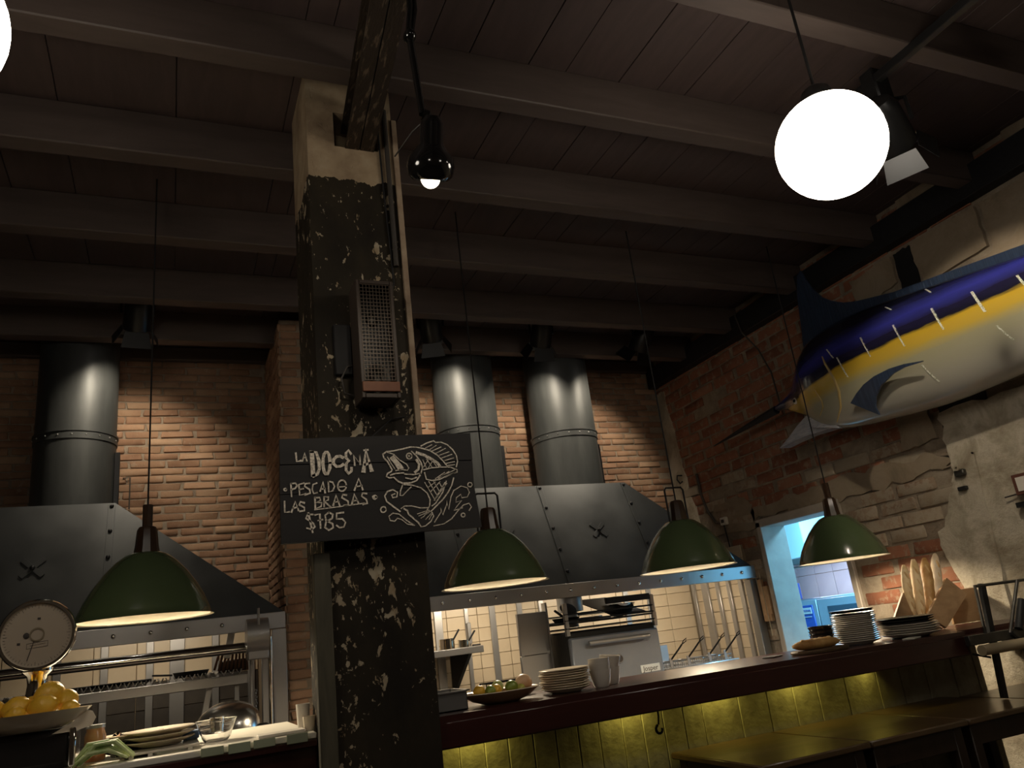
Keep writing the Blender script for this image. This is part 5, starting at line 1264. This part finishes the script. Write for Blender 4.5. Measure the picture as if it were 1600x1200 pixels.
def skillet(x, y, z, r, lab, hx):
    s_ = thing('iron_skillet', lab, 'pan', (x, y, z), 'iron pans on the grill')
    MB().lathe([(0, 0), (r * .85, 0), (r, .035), (r * .97, .036), (r * .82, .006), (0, .006)], (x, y, z), 24).build('pan', m_iron, s_)
    MB().obox((x + hx * (r + .06), y - .03, z + .03), (.06, .012, .006), Matrix.Rotation(hx * -.1, 3, 'Y'), .002).build('handle', m_iron, s_)
skillet(.12, 5.75, 1.345, .11, 'black iron skillet with its handle left on the grill shelf', -1)
skillet(-.20, 5.45, .985, .16, 'large black iron pan resting behind the white plates', 1)
for i, (xx, ln) in enumerate(((-.48, .22), (-.28, .17))):
    tag(MB().box(xx - ln, xx + ln, 5.56, 5.78, 1.345 + .002, 1.366, .005).build('griddle_plate', m_iron, None, loc=(xx, 5.66, 1.345)), ['large flat black griddle on the left of the grill shelf', 'second flat black griddle on the grill shelf'][i], 'griddle')
    if i == 0: pass
br = thing('grill_brush', 'wooden bristle brush leaning on the grill shelf', 'brush', (.36, 5.62, 1.34))
mb = MB()
for i in range(9): mb.obox((.275 + i * .022, 5.60, 1.44 - .01 * (i % 3)), (.007, .009, .075), Matrix.Rotation(.28 - i * .04, 3, 'Y'), .001)
mb.build('bristle_rods', m_bristle, br); MB().box(.28, .46, 5.61, 5.66, 1.345, 1.42, .008).build('block', M('dark_brush_block', (.03, .015, .01), .6), br)
tg = tag(MB().obox((.345, 5.58, 1.52), (.022, .004, .09), Matrix.Rotation(.18, 3, 'Y'), .002).build('scraper_blade', m_paper, None, loc=(.345, 5.58, 1.43)), 'white scraper blade standing behind the lift bar', 'scraper')

# ================================================================== LEFT COUNTER
sc = thing('kitchen_scale', 'round dial kitchen scale with chrome rim on the left counter', 'scale', (-.43, 3.40, BARZ))
DC = V(-.440, 3.33, 1.553); dn = V(.0, -1, .0)
MB().lathe([(0, 0), (.112, 0), (.112, .006), (0, .006)], DC, 48, dn).build('dial_face', m_dial, sc)
MB().lathe([(.110, -.01), (.121, -.01), (.124, .004), (.119, .016), (.110, .016), (.110, .004)], DC, 48, dn, closed=True).build('chrome_rim', m_chrome, sc)
MB().lathe([(0, 0), (.122, 0), (.118, .06), (.09, .075), (0, .075)], DC + V(0, .01, 0), 40, (0, 1, 0)).build('dial_case', m_chrome, sc)
mb = MB()
for i in range(60):
    a = 2 * PI * i / 60; r0 = .098 if i % 5 else .092
    p0 = DC + V(math.cos(a) * r0, -.0065, math.sin(a) * r0); p1 = DC + V(math.cos(a) * .104, -.0065, math.sin(a) * .104)
    mb.ribbon([p0, p1], .0012, (0, -1, 0), .0006)
for (x0, x1, z0, z1) in ((-.002, .008, .052, .060), (-.060, -.050, -.030, -.022)): mb.box(DC.x + x0, DC.x + x1, DC.y - .0075, DC.y - .006, DC.z + z0, DC.z + z1)
for a, b in (((-.03, -.028), (.035, -.022)), ((-.03, -.045), (.035, -.040)), ((-.03, -.045), (-.03, -.028)), ((.035, -.040), (.035, -.022)), ((-.02, -.035), (.028, -.03))): mb.ribbon([DC + V(a[0], -.0065, a[1]), DC + V(b[0], -.0065, b[1])], .0012, (0, -1, 0), .0006)
mb.sphere(DC + V(-.033, -.007, .0), (.010, .002, .011), 10, 6)
mb.build('dial_print', m_print, sc, 0)
MB().lathe([(.019, 0), (.024, 0), (.024, .003), (.019, .003)], DC + V(0, -.0065, .002), 24, dn, closed=True).build('needle_hub', M('dull_brass', (.25, .2, .13), .4, .6), sc)
MB().ribbon([DC + V(-.008, -.008, -.02), DC + V(-.026, -.008, -.085)], .002, (0, -1, 0), .001).build('needle', m_print, sc)
MB().lathe([(.05, 0), (.05, .08), (.036, .10), (.030, .15), (.034, .18), (.05, .195), (.05, .205), (0, .205)], (-.435, 3.36, 1.235), 24).build('neck', m_chrome, sc)
MB().box(-.60, -.30, 3.20, 3.50, BARZ + .012, 1.235, .02).build('scale_body', m_darkplate, sc)
mb = MB(); mb.box(-.605, -.295, 3.195, 3.505, BARZ + .001, BARZ + .014, .004); mb.box(-.31, -.29, 3.19, 3.21, BARZ + .014, 1.235, .005); mb.build('chrome_trim', m_chrome, sc)
ds = thing('scale_dish', 'wide cream dish of lemons resting on the scale', 'dish', (-.42, 3.27, 1.236))
mb = MB().lathe([(0, 0), (.09, 0), (.14, .02), (.178, .055), (.182, .058), (.172, .057), (.13, .028), (.085, .008), (0, .008)], (-.43, 3.26, 1.237), 40); mb.v = [(p[0], 3.26 + (p[1] - 3.26) * .8, p[2]) for p in mb.v]; mb.build('dish', m_offw, ds)
MB().prism([(-.27, 3.25, 1.284), (-.245, 3.22, 1.277), (-.235, 3.24, 1.255), (-.245, 3.22, 1.232), (-.29, 3.20, 1.222), (-.36, 3.18, 1.222), (-.31, 3.21, 1.245)], (0, .006, 0)).build('pouring_lip', m_offw, ds)
for i, (x, y, z, r, ro, lab) in enumerate(((-.475, 3.25, 1.315, .040, .3, 'big lemon at the front left of the scale dish'), (-.395, 3.22, 1.312, .040, 0, 'front lemon in the middle of the scale dish'), (-.385, 3.28, 1.348, .044, .5, 'topmost lemon of the pile on the scale dish'), (-.33, 3.27, 1.322, .037, 1.3, 'lemon at the right of the scale dish pile'), (-.545, 3.26, 1.312, .038, 1.0, 'leftmost lemon on the scale dish'), (-.44, 3.32, 1.312, .038, .7, 'lemon hidden at the back of the scale dish'), (-.315, 3.225, 1.297, .025, .2, 'small lemon half at the right rim of the scale dish'), (-.47, 3.19, 1.297, .027, .2, 'small lemon at the front rim of the scale dish'))):
    fruit('lemon', x, y, z, r, m_lemon, lab, 'lemons on the scale dish', ro)
jr = thing('sauce_jar', 'small glass jar of orange sauce beside the scale', 'jar', (-.295, 3.45, BARZ))
MB().lathe([(0, 0), (.034, 0), (.036, .01), (.036, .085), (.030, .10), (.030, .11), (.0, .11)], (-.25, 3.45, BARZ + .001), 24).build('jar', M('jar_contents', (.50, .36, .20), .2, c2=(.55, .17, .05), scale=8, coat=.5), jr); MB().lathe([(0, .11), (.032, .11), (.032, .122), (0, .122)], (-.25, 3.45, BARZ + .001), 24).build('lid', m_steel, jr)
fl = thing('foil_ball', 'crumpled shiny foil beside the spring onions', 'foil', (-.17, 3.45, BARZ))
mb = MB(); mb.sphere((-.175, 3.47, BARZ + .042), .04, 10, 8); mb.v = [(p[0] + random.uniform(-.012, .012), p[1] + random.uniform(-.012, .012), max(BARZ + .001, p[2] + random.uniform(-.012, .012))) for p in mb.v]; mb.build('foil', m_chrome, fl, 0)
so_ = thing('spring_onions', 'bunch of pale green spring onion leaves on the counter edge', 'vegetables', (-.2, 3.28, BARZ))
for i in range(16):
    y = 3.215 + .008 * i; x0 = -.30 + random.uniform(-.02, .02); h = .02 + .03 * random.random()
    MB().tube([(x0, y, BARZ + .008), (x0 + .05, y, BARZ + .02 + h), (x0 + .11, y + .004, BARZ + .022 + h), (x0 + .17, y + .006, BARZ + .012)], [.004, .008, .008, .004], 7).build('leaf', m_leaf, so_)
for i in range(4): plate('cream_plate', -.13, 3.52, BARZ + .001 + i * .017, .11, m_offw if i > 2 else m_darkplate, ['lowest dark plate', 'second dark plate', 'third dark plate', 'cream plate on top'][i] + ' in the left pile on the counter', 'left pile of plates on the counter')
for i in range(3): plate('cream_plate', -.035, 3.46, BARZ + .020 + i * .018, .125, m_offw, ['lowest', 'middle', 'topmost'][i] + ' cream plate of the wide pile on the counter', 'wide pile of plates on the counter')
ty = thing('white_tray', 'long white tray lying under the plates on the counter', 'tray', (-.02, 3.38, BARZ))
MB().box(-.16, .10, 3.27, 3.58, BARZ + .010, BARZ + .018, .003).build('tray', m_white, ty)
for xx in (-.13, -.07, .06): MB().box(xx, xx + .015, 3.272, 3.30, BARZ, BARZ + .011).build('foot', m_white, ty)
bx_ = tag(MB().box(.045, .105, 3.50, 3.58, BARZ + .02, BARZ + .05, .004).build('blue_box', M('blue_card', (.10, .17, .30), .5), None, loc=(.07, 3.5, BARZ + .02)), 'small blue box between the plates and the glass bowl', 'box')
gb = thing('glass_bowl', 'clear glass bowl with a steel cup on the left counter', 'bowl', (.165, 3.48, BARZ))
MB().lathe([(0, 0), (.042, 0), (.052, .012), (.074, .075), (.078, .078), (.071, .076), (.048, .014), (.038, .005), (0, .005)], (.165, 3.48, BARZ + .001), 32).build('bowl', m_glass, gb)
sc2 = tag(MB().lathe([(0, 0), (.025, 0), (.028, .05), (.026, .05), (.023, .004), (0, .004)], (.168, 3.48, BARZ + .008), 20).build('steel_cup', m_chrome, None, loc=(.168, 3.48, BARZ + .008)), 'small steel cup inside the clear glass bowl', 'cup')
sc2.location.z += .03
wo = thing('steel_wok', 'round steel wok turned upside down behind the glass bowl', 'wok', (.36, 4.6, .95))
MB().lathe([(.165, 0), (.155, .045), (.12, .085), (.07, .11), (0, .12), (0, .115), (.068, .104), (.115, .08), (.15, .042), (.160, 0)], (.275, 4.62, 1.08), 32, (-.1, -.25, 1)).build('wok', M('worn_wok_steel', (.6, .58, .55), .22, 1), wo)
MB().box(.05, .50, 4.4, 4.85, .86, 1.06, .01).build('rest_block', m_iron, wo)
for i, (x, y, r, h, lab, mt) in enumerate(((.478, 3.36, .027, .095, 'tall white paper cup beside the column', m_paper), (.490, 3.29, .025, .052, 'short cream cup beside the column', m_offw))):
    o = tag(MB().lathe([(0, 0), (r * .8, 0), (r, h), (r * .93, h), (r * .75, .004), (0, .004)], (x, y, BARZ + .014), 24).build('paper_cup', mt, None, loc=(x, y, BARZ + .014)), lab, 'cup')
    o.location.z -= .013
sl = tag(MB().box(.30, .47, 3.24, 3.34, BARZ + .001, BARZ + .012, .002).build('folded_paper', m_paper, None, loc=(.38, 3.29, BARZ)), 'flat folded papers on the counter near the column', 'paper')
print('objects', len(bpy.data.objects))
